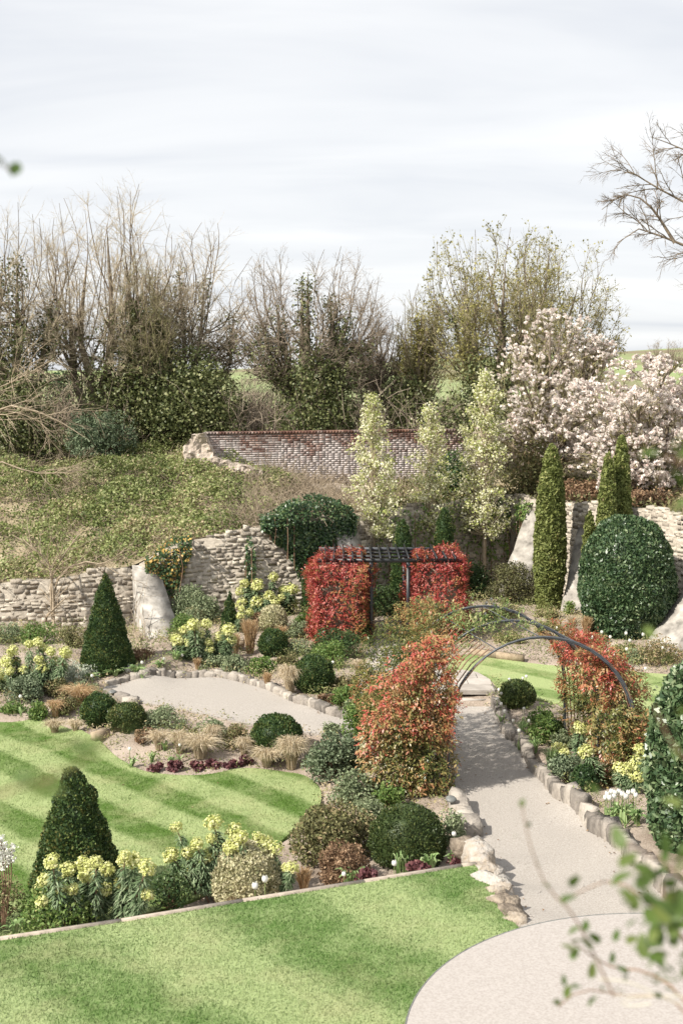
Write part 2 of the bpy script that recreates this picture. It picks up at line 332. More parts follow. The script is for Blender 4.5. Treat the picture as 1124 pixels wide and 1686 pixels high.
def brick_mat():
    m = newmat('brick'); t = NT(m)
    oi = t.n('ShaderNodeObjectInfo').outputs['Random']; isl = t.n('ShaderNodeNewGeometry').outputs['Random Per Island']
    r = t.math('FRACT', t.math('ADD', oi, isl))
    c = t.ramp(r, [(.0,(.15,.085,.07)),(.4,(.25,.14,.11)),(.75,(.32,.18,.13)),(1,(.30,.215,.18))])
    s = t.n('ShaderNodeSeparateXYZ'); t.l(t.pos(), s.inputs[0])
    hh = t.math('MULTIPLY', t.math('SUBTRACT', 5.05, s.outputs[2]), .22)
    wsh = t.math('ADD', t.math('ADD', t.noise(1.2, 5, .6), hh), t.math('MULTIPLY', t.math('SUBTRACT', t.noise(13, 4, .7), .5), .55))
    wsh = t.math('ADD', wsh, t.math('MULTIPLY', t.math('SUBTRACT', r, .5), .22))
    f = t.ramp(wsh, [(.31,(0,0,0)),(.58,(.9,.9,.9))])
    c = t.mix(f, c, (.58,.53,.515))
    dk = t.ramp(t.math('ADD', t.noise(2.4, 5, .65), t.math('MULTIPLY', t.math('SUBTRACT', s.outputs[2], 5.25), .5)), [(.5,(1,1,1)),(.75,(.45,.42,.40))])
    c = t.mix(1., c, dk, 'MULTIPLY')
    t.done(t.bsdf(c, .95, t.noise(60, 4), .5, .01, .15)); return m
M['brick'] = brick_mat()
M['brickmortar'] = plain('brick_mortar', [(.3,(.28,.24,.22)),(.7,(.44,.395,.375))], 5, .97, 40, .5, .01)
def hill_mat():
    m = newmat('hill'); t = NT(m)
    c = t.ramp(t.noise(.012, 4, .5), [(.38,(.22,.19,.13)),(.46,(.24,.26,.14)),(.54,(.27,.35,.16)),(.75,(.33,.38,.20))])
    c2 = t.mix(t.math('MULTIPLY', t.noise(.12, 5, .7), .5), c, (.17,.15,.10))
    t.done(t.bsdf(c2, 1, t.noise(.3, 4), .5, 1, .0)); return m
M['hill'] = hill_mat()
M['field'] = plain('bank_soil', [(.3,(.17,.135,.085)),(.5,(.29,.24,.155)),(.7,(.42,.36,.25))], 2.5, .98, 20, .9, .06)
#PART2
# ================================================================== SETTING
def smooth_poly(pts, n=6, closed=True):
    P = np.array(pts, float)
    if closed: A, B, C, D = np.roll(P, 1, 0), P, np.roll(P, -1, 0), np.roll(P, -2, 0)
    else:
        Q = np.vstack([2*P[0] - P[1], P, 2*P[-1] - P[-2]]); A, B, C, D = Q[:-3], Q[1:-2], Q[2:-1], Q[3:]
    res = []
    for a, b, c, d in zip(A, B, C, D):
        for k in range(n):
            t = k/n; res.append(.5*((2*b) + (-a + c)*t + (2*a - 5*b + 4*c - d)*t*t + (-a + 3*b - 3*c + d)*t**3))
    if not closed: res.append(P[-1])
    return np.array(res)
def inside(poly, x, y):
    r = np.zeros(np.shape(x), bool); px, py = poly[:, 0], poly[:, 1]; qx, qy = np.roll(px, -1), np.roll(py, -1)
    for a, b, c, d in zip(px, py, qx, qy):
        k = ((b > y) != (d > y)) & (x < (c - a)*(y - b)/(d - b + 1e-12) + a); r ^= k
    return r
def sheet(name, poly, mat, zf, step=.3, skirt=.0):
    lo, hi = poly.min(0), poly.max(0)
    gx, gy = np.meshgrid(np.arange(lo[0], hi[0], step), np.arange(lo[1], hi[1], step)); q = np.stack([gx.ravel(), gy.ravel()], 1)
    q = q + rng.uniform(-.05, .05, q.shape)*step; q = q[inside(poly, q[:, 0], q[:, 1])]
    n = len(poly); pts = [Vector(p) for p in poly] + [Vector(p) for p in q]
    r = delaunay_2d_cdt(pts, [(i, (i + 1) % n) for i in range(n)], [], 1, 1e-4)
    P = np.array([tuple(v) for v in r[0]]); F = np.array([f for f in r[2] if len(f) == 3]); 
    V = np.column_stack([P, zf(P[:, 0], P[:, 1])])
    a, b, c = V[F[:, 0]], V[F[:, 1]], V[F[:, 2]]; up = np.cross(b - a, c - a)[:, 2] < 0; F[up] = F[up][:, ::-1]
    if skirt:
        k = len(V); e = np.column_stack([poly, zf(poly[:, 0], poly[:, 1])]); e2 = e.copy(); e2[:, 2] -= skirt
        V = np.vstack([V, e, e2]); i = np.arange(n); j = (i + 1) % n
        F = np.vstack([F, np.stack([k + i, k + n + i, k + n + j], 1), np.stack([k + i, k + n + j, k + j], 1)])
    o = obj(name, mesh(name, V, F, mat)); return tag(o, kind='structure')
def gxy(pts): return np.array([G(*p)[:2] for p in pts])
# garden ground: the soil of the beds
xs, ys = np.arange(-14, 15.01, .2), np.arange(13, 43.01, .2)
X, Y = np.meshgrid(xs, ys); Z = hg(X, Y) + .025*wob(np.stack([X, Y, X*0], -1), 3.1) + .015*wob(np.stack([X, Y, X*0], -1), 9.3)
i = np.arange(X.size).reshape(X.shape)
F = np.stack([i[:-1, :-1], i[:-1, 1:], i[1:, 1:], i[1:, :-1]], -1).reshape(-1, 4)
LAWN = smooth_poly(gxy([(-160,1195),(0,1191),(95,1194),(150,1213),(195,1250),(250,1274),(330,1278),(420,1267),(490,1276),(526,1300),(522,1335),(480,1372),(420,1420),(330,1480),(160,1520),(-160,1560)]))
GRAV = smooth_poly(gxy([(172,1132),(210,1122),(280,1116),(340,1116),(400,1125),(455,1144),(520,1169),(600,1192),(680,1215),(690,1235),(600,1222),(500,1206),(400,1190),(300,1168),(225,1156),(182,1143)]))
PATHL = [(741,1164),(746,1220),(748,1280),(752,1335),(772,1376),(800,1425),(833,1485),(862,1540),(880,1580)]
PATHR = [(815,1164),(828,1195),(868,1252),(914,1309),(978,1368),(1045,1425),(1110,1490),(1140,1520),(1160,1580)]
pl, pr = smooth_poly(gxy(PATHL), 5, False), smooth_poly(gxy(PATHR), 5, False)
PATH = np.vstack([pl, pr[::-1]])
RLAWN = smooth_poly(gxy([(735,1112),(742,1088),(770,1079),(815,1083),(862,1092),(950,1098),(1010,1104),(1100,1112),(1200,1118),(1230,1190),(1100,1185),(960,1168),(872,1150),(828,1140),(808,1122),(785,1110),(760,1106)]))
LAND = gxy([(735,1143.5),(814,1143.5),(806,1121),(785,1109),(760,1105),(735,1111),(712,1105),(690,1085),(668,1058),(664,1044),(612,1048),(604,1066),(600,1100),(640,1140)])
under = inside(PATH, X, Y) | inside(RLAWN, X, Y) | inside(LAWN, X, Y) | inside(GRAV, X, Y) | inside(LAND, X, Y)
Z[under] -= .06
tag(obj('ground', mesh('ground', np.stack([X, Y, Z], -1).reshape(-1, 3), F, M['soil'], smooth=True)), kind='structure')
sheet('lower_lawn', LAWN, M['lawn'], lambda x, y: hg(x, y) + .03, .35, .1)
sheet('gravel_circle', GRAV, M['gravel'], lambda x, y: hg(x, y) + .012, .3, .08)
sheet('gravel_path', PATH, M['gravel'], lambda x, y: hg(x, y) + .012, .3, .08)
sheet('side_lawn', RLAWN, M['lawn'], lambda x, y: hg(x, y) + .03, .35, .1)
# paved landing above the steps: single flagstones
land = tag(obj('paved_landing', mesh('paved_landing', np.column_stack([LAND, np.full(len(LAND), .285)]), np.arange(len(LAND))[None], M['soil'])), kind='structure')
def clip_rect(poly, x0, x1, y0, y1):
    P = [tuple(p) for p in poly]
    for ax_, lim, sg in ((0, x0, 1), (0, x1, -1), (1, y0, 1), (1, y1, -1)):
        Q = []
        for a_, b_ in zip(P, P[1:] + P[:1]):
            ia, ib = sg*(a_[ax_] - lim) >= 0, sg*(b_[ax_] - lim) >= 0
            if ia: Q.append(a_)
            if ia != ib:
                f = (lim - a_[ax_])/(b_[ax_] - a_[ax_]); Q.append((a_[0] + (b_[0] - a_[0])*f, a_[1] + (b_[1] - a_[1])*f))
        P = Q
        if len(P) < 3: return []
    return P
lo, hi = LAND.min(0), LAND.max(0); yy = lo[1]; k = 0
while yy < hi[1]:
    d = random.uniform(.5, .75); xx = lo[0] - random.uniform(0, .4)
    while xx < hi[0]:
        w = random.uniform(.55, 1.0); q = clip_rect(LAND, xx + .01, xx + w - .01, yy + .01, yy + d - .01); m_ = len(q)
        if m_ >= 3 and abs(sum(a_[0]*b_[1] - b_[0]*a_[1] for a_, b_ in zip(q, q[1:] + q[:1])))/2 > .02:
            zt = .335 + random.uniform(0, .008); fm = bpy.data.meshes.new('flagstone'); fm.from_pydata([(*p, zt) for p in q] + [(*p, .24) for p in q], [], [tuple(range(m_))] + [(j, (j + 1) % m_, m_ + (j + 1) % m_, m_ + j) for j in range(m_)]); obj('flagstone', fm, M['slab'], land)
        xx += w
    yy += d
# two stone steps
a, b = onz(738, 1163, 0), onz(816, 1163, 0); step = empty('stone_steps', (a + b)/2)
tag(step, 'two broad pale stone steps at the far end of the gravel path', 'steps')
for q, (y0, z1) in enumerate(((0, .165), (.34, .315))):
    y = a[1] + y0
    xx = a[0] - .5
    while xx < b[0] + .02:
        w = random.uniform(.55, .8); w = min(w, b[0] + .05 - xx)
        if w < .1: break
        V, F, _ = box(xx + .005, xx + w - .005, y, y + .36, z1 - .06, z1); o = obj('tread', mesh('tread', V, F, M['slab']), None, step); o.matrix_parent_inverse = Matrix.Translation(-step.location)
        xx += w
    V, F, _ = box(a[0] - .5, b[0], y + .03, y + .34, z1 - .3, z1 - .058); o = obj('riser', mesh('riser', V, F, M['kerbstone']), None, step); o.matrix_parent_inverse = Matrix.Translation(-step.location)
def put(o, root):      # child given in world coordinates
    o.parent = root; o.matrix_parent_inverse = Matrix.Translation(-Vector(root.location)); return o
# upper lawn (a raised terrace) and the round patio
ZU = .5
pc = [onz(680, 1650, ZU)[:2], onz(850, 1531, ZU)[:2], onz(1124, 1508, ZU)[:2]]
(ax, ay), (bx_, by_), (cx_, cy_) = pc; D = 2*(ax*(by_ - cy_) + bx_*(cy_ - ay) + cx_*(ay - by_))
ux = ((ax*ax + ay*ay)*(by_ - cy_) + (bx_**2 + by_**2)*(cy_ - ay) + (cx_**2 + cy_**2)*(ay - by_))/D
uy = ((ax*ax + ay*ay)*(cx_ - bx_) + (bx_**2 + by_**2)*(ax - cx_) + (cx_**2 + cy_**2)*(bx_ - ax))/D
PR = math.hypot(ax - ux, ay - uy); an = np.linspace(0, 2*math.pi, 96, endpoint=False)
PATIO = np.column_stack([ux + PR*np.cos(an), uy + PR*np.sin(an)])
def U(*p): return onz(*p, ZU)[:2]
edge = [U(-120,1566), U(0,1547), U(200,1517), U(400,1484), U(600,1452), U(760,1426)]
rim = [U(782,1424), U(800,1450), U(822,1485), U(845,1518), U(856,1530)]
UPPER = np.array(edge + rim + [U(1000, 1600), (3.5, 9.5), (-7, 9.5), (-7.5, edge[0][1])])
sheet('upper_lawn', UPPER, M['lawn2'], lambda x, y: x*0 + ZU, .4, .9)
pm = bpy.data.meshes.new('patio')
pm.from_pydata([(*p, ZU + .012) for p in PATIO] + [(*p, ZU - .6) for p in PATIO], [], [tuple(range(96))] + [(k_, 96 + k_, 96 + (k_ + 1) % 96, (k_ + 1) % 96) for k_ in range(96)]); tag(obj('patio', pm, M['resin']), kind='structure')
# thin metal edge of the patio and the edging of the terrace
V, F, v = tubes(np.column_stack([np.vstack([PATIO, PATIO[:1]])*1., np.full(97, ZU + .006)])[None]*np.array([1, 1, 1.]), .012, 5)
tag(obj('patio_edging', mesh('patio_edging', V, F, M['lamp'])), 'thin dark metal edging strip around the round pink patio', 'edging')
ed = empty('lawn_edging', (*edge[2], ZU)); tag(ed, 'long low timber edging board along the raised front lawn', 'edging')
E = np.array(edge + [U(783, 1423)])
for p, q in zip(E[:-1], E[1:]):
    put(obj('board', mesh('board', *bar((*p, ZU - .32), (*(q*.995 + p*.005), ZU - .32), .055, .70)[:2], M['edging'])), ed)
# ------------------------------------------------------------------ raised bank behind the walls, field and hill
WP = np.array([(-260,33.4,1.55,.35),(-100,33.9,1.62,.35),(0,34.2,1.72,.38),(120,34.5,1.93,.42),(215,34.75,2.14,.45),(262,34.9,2.55,.5),(312,35.05,2.88,.55),(440,35.5,3.24,.62),(500,35.8,3.36,.7),(580,36.7,3.4,.75),(700,38.5,3.5,.8),(800,40,3.6,.8),(848,40,3.65,.85),(880,38.6,3.7,.8),(960,36.4,3.8,.75),(1060,34.6,3.85,.7),(1160,32.8,3.8,.65),(1400,29,3.8,.6)])
wx = (WP[:, 0] - CX)/FPX*WP[:, 1]*1.0
WX = np.column_stack([wx, WP[:, 1], WP[:, 2], WP[:, 3]])
seg = np.r_[0, np.cumsum(np.hypot(np.diff(WX[:, 0]), np.diff(WX[:, 1])))]; WLEN = seg[-1]
def wall(s):       # x, y, top, base and the direction the face looks
    r = np.stack([np.interp(s, seg, WX[:, k]) for k in range(4)], -1)
    e = .25; a = np.stack([np.interp(s - e, seg, WX[:, k]) for k in range(2)], -1); b = np.stack([np.interp(s + e, seg, WX[:, k]) for k in range(2)], -1)
    t = unit(b - a); return r, t, np.stack([t[..., 1], -t[..., 0]], -1)
def s_of(px): return float(np.interp(px, WP[:, 0], seg))
S = np.linspace(0, WLEN, 150); Dd = np.r_[0, .3, .6, np.linspace(1, 16, 46), np.linspace(18, 40, 8)]
wr, wt, wn = wall(S)
outd = np.stack([np.interp(S, [0, s_of(800), s_of(880), WLEN], [-.05, .12, .6, .75]), np.interp(S, [0, s_of(800), s_of(880), WLEN], [1, 1, .8, .66])], -1); outd = unit(outd)
BP = wr[:, None, :2] + outd[:, None]*Dd[None, :, None]
tt = np.clip(Dd/13, 0, 1); prof = tt*tt*(3 - 2*tt)*.6 + tt*.4
BZ = wr[:, None, 2] - .05 + (4.95 - wr[:, None, 2])*prof + .16*wob(np.stack([BP[..., 0], BP[..., 1], BP[..., 0]*0], -1), .9)*np.clip(Dd/2, 0, 1) - np.clip(Dd - 18, 0, 30)*.05
mound = np.exp(-((S[:, None] - s_of(230))/3.2)**2 - ((Dd[None] - 6.5)/4.5)**2)*.55; BZ = BZ + mound - .72*np.exp(-((S[:, None] - s_of(545))/2.7)**2)*np.clip((Dd[None] - 1)/3, 0, 1)*np.clip((9.5 - Dd[None])/3, 0, 1) + .2*wob(np.stack([BP[..., 0], BP[..., 1], BP[..., 0]*0], -1), .8, 3.)*np.clip(Dd[None]/3, 0, 1)
i = np.arange(BZ.size).reshape(BZ.shape); F = np.stack([i[:-1, :-1], i[1:, :-1], i[1:, 1:], i[:-1, 1:]], -1).reshape(-1, 4)
BV = np.concatenate([BP, BZ[..., None]], -1)
tag(obj('bank', mesh('bank', BV.reshape(-1, 3), F, M['field'], smooth=True)), kind='structure')
def bank_pt(n, s0, s1, d0, d1):
    s = rng.uniform(s0, s1, n); d = rng.uniform(d0, d1, n)
    fi = s/WLEN*149; i0 = np.clip(fi.astype(int), 0, 148); f = (fi - i0)[:, None]
    j1 = np.clip(np.searchsorted(Dd, d), 1, len(Dd) - 1); g_ = ((d - Dd[j1 - 1])/(Dd[j1] - Dd[j1 - 1]))[:, None]
    A = BV[i0, j1 - 1]*(1 - g_) + BV[i0, j1]*g_; B = BV[i0 + 1, j1 - 1]*(1 - g_) + BV[i0 + 1, j1]*g_
    return A*(1 - f) + B*f, s, d
bt = BV.reshape(-1, 3)
def bz(x, y):
    d = (bt[:, 0] - x)**2 + (bt[:, 1] - y)**2; k = np.argsort(d)[:4]; w = 1/(d[k] + 1e-3); return float((bt[k, 2]*w).sum()/w.sum())
# open country beyond
xs = np.linspace(-420, 420, 90); ys = np.r_[np.linspace(50, 130, 14), np.linspace(150, 900, 50)]
X, Y = np.meshgrid(xs, ys)
ridge = 9.5 + 2.5*np.sin(X/150 + .6) + 6*np.clip((X - 20)/160, -.4, 1.5)
Z = 2.4 + ridge*np.clip((Y - 170)/330, 0, 1)**1.2 + 1.2*wob(np.stack([X, Y, X*0], -1), .03) + np.where(Y < 60, -1., 0) - np.clip(Y - 600, 0, 999)*.02
i = np.arange(X.size).reshape(X.shape); F = np.stack([i[:-1, :-1], i[:-1, 1:], i[1:, 1:], i[1:, :-1]], -1).reshape(-1, 4)
tag(obj('hill', mesh('hill', np.stack([X, Y, Z], -1).reshape(-1, 3), F, M['hill'], smooth=True)), kind='structure')
# wide land under and around, out to the horizon
V = np.array([[-1500, -300, -1.2], [1500, -300, -1.2], [1500, 2500, -1.2], [-1500, 2500, -1.2]]); tag(obj('land', mesh('land', V, [[0, 1, 2, 3]], M['hill'])), kind='structure')
# ------------------------------------------------------------------ stones
def stone_proto(k):
    r = np.random.default_rng(100 + k); V = []
    for y, ins, dep in ((.5, 0., 0), (-.38, .0, 0), (-.5, .075, 0)):
        for sx, sz in ((-1, -1), (1, -1), (1, 1), (-1, 1)):
            V.append([sx*(.5 - ins*r.uniform(.5, 1.1)) + r.uniform(-.06, .06), y + r.uniform(-.05, .05)*(y < 0), sz*(.5 - ins*r.uniform(.6, 1.6)) + r.uniform(-.1, .1)])
    F = [[i0 + a, i0 + (a + 1) % 4, i0 + 4 + (a + 1) % 4, i0 + 4 + a] for i0 in (0, 4) for a in range(4)] + [[8, 9, 10, 11]]
    V = np.array(V); F = np.array(F)
    return V, F
PROTO = [stone_proto(k) for k in range(14)]
PROTOM = [mesh('stone', V, F, M['stone']) for V, F in PROTO]
def lay_stones(s0, s1, root, limit, rows=(.07, .165), lens=(.12, .34), mat='stone', pxr=(-20, 1140)):
    items = []; z = 0.; base = .2
    zc = base
    while zc < 4.3:
        h = random.uniform(*rows); s = s0 + random.uniform(-.2, 0)
        while s < s1:
            l = random.uniform(*lens)*(.7 + h*2.2); sm = s + l/2
            r, t, n = wall(np.array([sm])); r, t, n = r[0], t[0], n[0]
            hh = h*random.uniform(.82, 1.2)
            if s0 <= sm <= s1 and zc + hh*.6 < r[2] + .06*math.sin(sm*3) and zc + h > r[3] - .35:
                items.append((r, t, n, l - .008, hh - .006, zc + h/2 + .05*math.sin(sm*1.7 + zc) + random.uniform(-.025, .025), random.randrange(14), random.uniform(-.09, .09)))
            s += l
        zc += h
    rest = []; items.sort(key=lambda q: -q[3]*q[4]/q[0][1]**2)
    cnt = 0
    for (r, t, n, l, h, zc, k, rot) in items:
        dp = random.uniform(.20, .26); c = np.array([r[0], r[1], zc]) + np.array([n[0], n[1], 0])*(random.uniform(.022, .045) - dp*.5)
        R = Matrix(((t[0], -n[0], 0), (t[1], -n[1], 0), (0, 0, 1))).to_4x4() @ Matrix.Rotation(rot, 4, 'Y')
        mtx = Matrix.Translation(c) @ R @ Matrix.Diagonal((l, dp, h, 1))
        u, _ = proj(c)
        if cnt < limit and pxr[0] < u < pxr[1]:
            o = bpy.data.objects.new('stone', PROTOM[k]); COL.objects.link(o); o.parent = root; o.matrix_parent_inverse = Matrix.Translation(-Vector(root.location)); o.matrix_basis = mtx; cnt += 1
        else:
            V, F = PROTO[k]; m_ = np.array(mtx); rest.append((V @ m_[:3, :3].T + m_[:3, 3], F, .5))
    if rest:
        V, F, v = cat(rest); put(tag(obj('stonework', mesh('stonework', V, F, M['stone'])), kind='stuff'), root)
def wall_body(root, s0, s1):
    s = np.arange(s0, s1 + .01, .25); r, t, n = wall(s); fr = r[:, :2] + n*.027; bk = r[:, :2] - n*.42; top = r[:, 2] + .03*np.sin(s*3)
    K = len(s); V = np.vstack([np.column_stack([fr, r[:, 3] - .5]), np.column_stack([fr, top]), np.column_stack([bk, top]), np.column_stack([bk, r[:, 3] - .5])])
    a = np.arange(K - 1); F = np.vstack([np.stack([a + K*q, a + 1 + K*q, a + 1 + K*(q + 1), a + K*(q + 1)], 1) for q in range(3)] + [[[0, K, 2*K, 3*K], [K - 1, 4*K - 1, 3*K - 1, 2*K - 1]]])
    put(obj('mortar_core', mesh('mortar_core', V, F, M['mortar'])), root)
def wroot(name, s, label):
    r, t, n = wall(np.array([s])); o = empty(name, (*r[0, :2], r[0, 3])); return tag(o, label, 'wall')
sA, sB, sC, sD = 0., s_of(225), s_of(590), s_of(842)
w1 = wroot('stone_wall', s_of(100), 'low grey rubble stone wall behind the tall clipped yew cone')
wall_body(w1, sA, sB); lay_stones(sA, sB, w1, 300, pxr=(-10, 235))
w2 = wroot('stone_wall', s_of(400), 'pale rubble retaining wall between the leaning buttress and the dark ivy')
wall_body(w2, sB + .01, sC); lay_stones(sB + .01, sC, w2, 300, pxr=(235, 520))
w3 = wroot('stone_wall', s_of(700), 'shadowy rubble wall behind the cream blossom trees and pergola')
wall_body(w3, sC + .01, sD); lay_stones(sC + .01, sD, w3, 150)
w4 = wroot('stone_wall', s_of(960), 'high rubble wall running towards the viewer behind the columnar junipers')
wall_body(w4, sD + .01, WLEN); lay_stones(sD + .01, WLEN, w4, 200)
# sloping buttresses: thick slabs leaning on the wall
def buttress(s, w, ptop, pbot, length, label, yaw=0.):
    r, t, n = wall(np.array([s])); r, t, n = r[0], t[0], n[0]; cy, sy = math.cos(yaw), math.sin(yaw); n = np.array([n[0]*cy - n[1]*sy, n[0]*sy + n[1]*cy]); t = np.array([-n[1], n[0]])
    root = empty('buttress', (*r[:2], r[3])); tag(root, label, 'buttress')
    T, Nn = np.array([*t, 0]), np.array([*n, 0]); ks = 12; V = []
    for k in range(ks + 1):
        f = k/ks; top = ptop*(1 - f) + pbot*f
        for sd_ in (-1, 1):
            for z in (r[3] - .5, top):
                j = np.array([0, 0, 0]) if z < r[3] else np.array([random.uniform(-.02, .02), random.uniform(-.02, .02), random.uniform(-.03, .03)])
                V.append(np.array([r[0], r[1], z]) + Nn*(length*f - .05) + T*sd_*w*(.5 + .10*f) + j)
    F = []
    for k in range(ks):
        q = 4*k; F += [[q, q + 1, q + 5, q + 4], [q + 2, q + 6, q + 7, q + 3], [q + 1, q + 3, q + 7, q + 5]]
    F += [[0, 2, 3, 1], [4*ks, 4*ks + 1, 4*ks + 3, 4*ks + 2]]
    put(obj('slope', mesh('slope', np.array(V), np.array(F), M['render'])), root)
    return root
buttress(s_of(236), .74, 2.16, .32, 2.1, 'weathered grey sloping buttress leaning against the wall beside the tall yew cone', .24)
buttress(s_of(566), .75, 3.3, .9, 1.3, 'pale sloping buttress just right of the dark ivy mass')
buttress(s_of(886), .75, 3.35, 1.0, 1.7, 'pale ramp-like buttress left of the tall olive juniper column', .5)
buttress(s_of(972), .7, 3.1, .6, 1.25, 'rough pale buttress between the single juniper and the triple juniper', .4)
buttress(s_of(1205), .9, 2.9, .5, 2.6, 'pale sloping buttress at the right edge below the big laurel dome')
# ------------------------------------------------------------------ brick wall on the bank
A, B = at(340, 713, 42.0), at(800, 708, 45.0); A[2] = B[2] = 0
ZT = at(420, 712, 42.4)[2]; bl = np.linalg.norm(B - A); T = unit(B - A); Nn = np.array([T[1], -T[0], 0])
br = empty('brick_wall', (A + B)/2 + np.array([0, 0, 3.6])); tag(br, 'old red brick wall with flaking whitewash on the bank', 'wall')
def wallbox(a, b, z0, z1, th, mat, name):
    V = np.array([p + Nn*o_ + np.array([0, 0, z]) for z in (z0, z1) for o_ in (0, -th) for p in (a, b)]); F = np.array([[0,1,5,4],[2,6,7,3],[0,4,6,2],[1,3,7,5],[4,5,7,6]])
    return put(obj(name, mesh(name, V, F, mat)), br)
wallbox(A - Nn*.006, B - Nn*.006, 3.0, ZT - .06, .34, M['brickmortar'], 'mortar_core')
bits = []; zc = 3.5; row = 0
while zc < ZT - .085:
    s = -(row % 2)*.115
    while s < bl:
        l = .105 if random.random() < .25 else .218
        if s > -.05: bits.append((s + l/2, zc + .0375, l, .064))
        s += l + .012
    zc += .0765; row += 1
s = 0.
while s < bl: bits.append((s + .055, ZT - .02, .1, .10)); s += .113
bits.sort(key=lambda q: q[0]*(1 if q[1] > 4.0 else 9)); BM = []
def brick_mesh(l, h): 
    V, F, _ = box(-.5, .5, -.5, .5, -.5, .5); V = V.copy(); V[V[:, 1] < 0] *= (.97, 1, .93); return V, F
BV_, BF_ = brick_mesh(1, 1); bme = mesh('brick', BV_, BF_, M['brick'])
rest = []
for k, (s, z, l, h) in enumerate(bits):
    c = A + T*s + Nn*(random.uniform(-.004, .005) - (.021 if h < .09 else 0)); c[2] = z
    R = Matrix(((T[0], -Nn[0], 0), (T[1], -Nn[1], 0), (0, 0, 1))).to_4x4()
    mtx = Matrix.Translation(c - np.array([*(-Nn[:2]*0), 0])) @ R @ Matrix.Diagonal((l, .06 if h < .09 else .36, h, 1))
    if h >= .09: mtx = Matrix.Translation(-Nn*.16) @ mtx
    if k < 300:
        o = bpy.data.objects.new('brick', bme); COL.objects.link(o); o.parent = br; o.matrix_parent_inverse = Matrix.Translation(-Vector(br.location)); o.matrix_basis = mtx
    else:
        m_ = np.array(mtx); rest.append((BV_ @ m_[:3, :3].T + m_[:3, 3], BF_, .5))
V, F, v = cat(rest); put(tag(obj('brickwork', mesh('brickwork', V, F, M['brick'])), kind='stuff'), br)
# crumbling rendered end that returns towards the viewer
def lumpy(path, tops, th, z0, seed, mat, name):
    """thick irregular wall along path with uneven top"""
    P = smooth_poly(path, 6, False); n = len(P); tp = np.interp(np.linspace(0, 1, n), np.linspace(0, 1, len(tops)), tops)
    t = unit(np.gradient(P, axis=0)); nn = np.column_stack([t[:, 1], -t[:, 0]]); rows = 9; V = []
    for i in range(n):
        ring = [(-th/2, z0)] + [(-th/2, z0 + (tp[i] - z0)*f) for f in (.35, .7, .95)] + [(-th*.2, tp[i] + .02), (th*.2, tp[i] + .02)] + [(th/2, z0 + (tp[i] - z0)*f) for f in (.95, .7, .35)] + [(th/2, z0)]
        for o_, z in ring: V.append([P[i, 0] + nn[i, 0]*o_, P[i, 1] + nn[i, 1]*o_, z])
    V = np.array(V); k = 10; V += (wob(V, 3.1, seed)[:, None]*.07 + wob(V, 9., seed)[:, None]*.03)*np.array([1, 1, 1])
    F = [[i*k + j, i*k + j + 1, (i + 1)*k + j + 1, (i + 1)*k + j] for i in range(n - 1) for j in range(k - 1)] 
    F += [[0, 1, 8, 9], [1, 2, 7, 8], [2, 3, 6, 7], [3, 4, 5, 6]]; q = (n - 1)*k; F += [[q + 9, q + 8, q + 1, q], [q + 8, q + 7, q + 2, q + 1], [q + 7, q + 6, q + 3, q + 2], [q + 6, q + 5, q + 4, q + 3]]
    return obj(name, mesh(name, V, np.array(F), mat))
def rubble_mass(outline, Y0, Y1, mat, name):
    """solid broken masonry: an outline with lumpy front face and real depth"""
    P = np.array([[at(u, w, Y0)[0], at(u, w, Y0)[2]] for u, w in outline]); P = np.vstack([np.linspace(a_, b_, 6, endpoint=False) for a_, b_ in zip(P, np.roll(P, -1, 0))]); n = len(P)
    P += rng.normal(0, .018, P.shape); lo, hi = P.min(0), P.max(0); gx, gy = np.meshgrid(np.arange(lo[0], hi[0], .09), np.arange(lo[1], hi[1], .09)); q = np.stack([gx.ravel(), gy.ravel()], 1) + rng.uniform(-.03, .03, (gx.size, 2)); q = q[inside(P, q[:, 0], q[:, 1])]
    r = delaunay_2d_cdt([Vector(p) for p in P] + [Vector(p) for p in q], [(k, (k + 1) % n) for k in range(n)], [], 1, 1e-4); Q = np.array([tuple(v) for v in r[0]]); F = [tuple(f) for f in r[2]]
    V3 = np.column_stack([Q[:, 0], np.zeros(len(Q)), Q[:, 1]]); dy = .10*wob(V3, 3.) + .05*wob(V3, 8., 3.) + .02*rng.normal(size=len(Q)); V = [(a_, Y0 + d_, b_) for (a_, b_), d_ in zip(Q, dy)]; k0 = len(V); V += [(a_, Y1, b_) for a_, b_ in P] + [(a_, Y0 + .02, b_) for a_, b_ in P]
    F += [(k0 + n + k, k0 + n + (k + 1) % n, k0 + (k + 1) % n, k0 + k) for k in range(n)]; me = bpy.data.meshes.new(name); me.from_pydata(V, [], F); return obj(name, me, mat)
o = rubble_mass([(302,800),(303,736),(317,717),(337,713.5),(345,736),(354,752),(382,762),(432,777),(442,802)], 41.35, 42.2, M['rubble'], 'ruined_wall_end')
tag(o, 'pale crumbling rendered wall end at the left of the whitewashed brick wall', 'wall')
q0, q1, q2 = at(495, 806, 42.2), at(550, 802, 42.5), at(600, 805, 42.8)
o = lumpy([q0[:2], q1[:2], q2[:2]], [q0[2] + .1, q1[2] + .1, q2[2] + .05], .6, 3.2, 5., M['rubble'], 'rubble_footing')
tag(o, 'strip of rough stone footing under the brick wall above the ivy', 'wall')
ORD = 'first second third fourth fifth sixth seventh eighth ninth tenth eleventh twelfth thirteenth fourteenth fifteenth'.split()
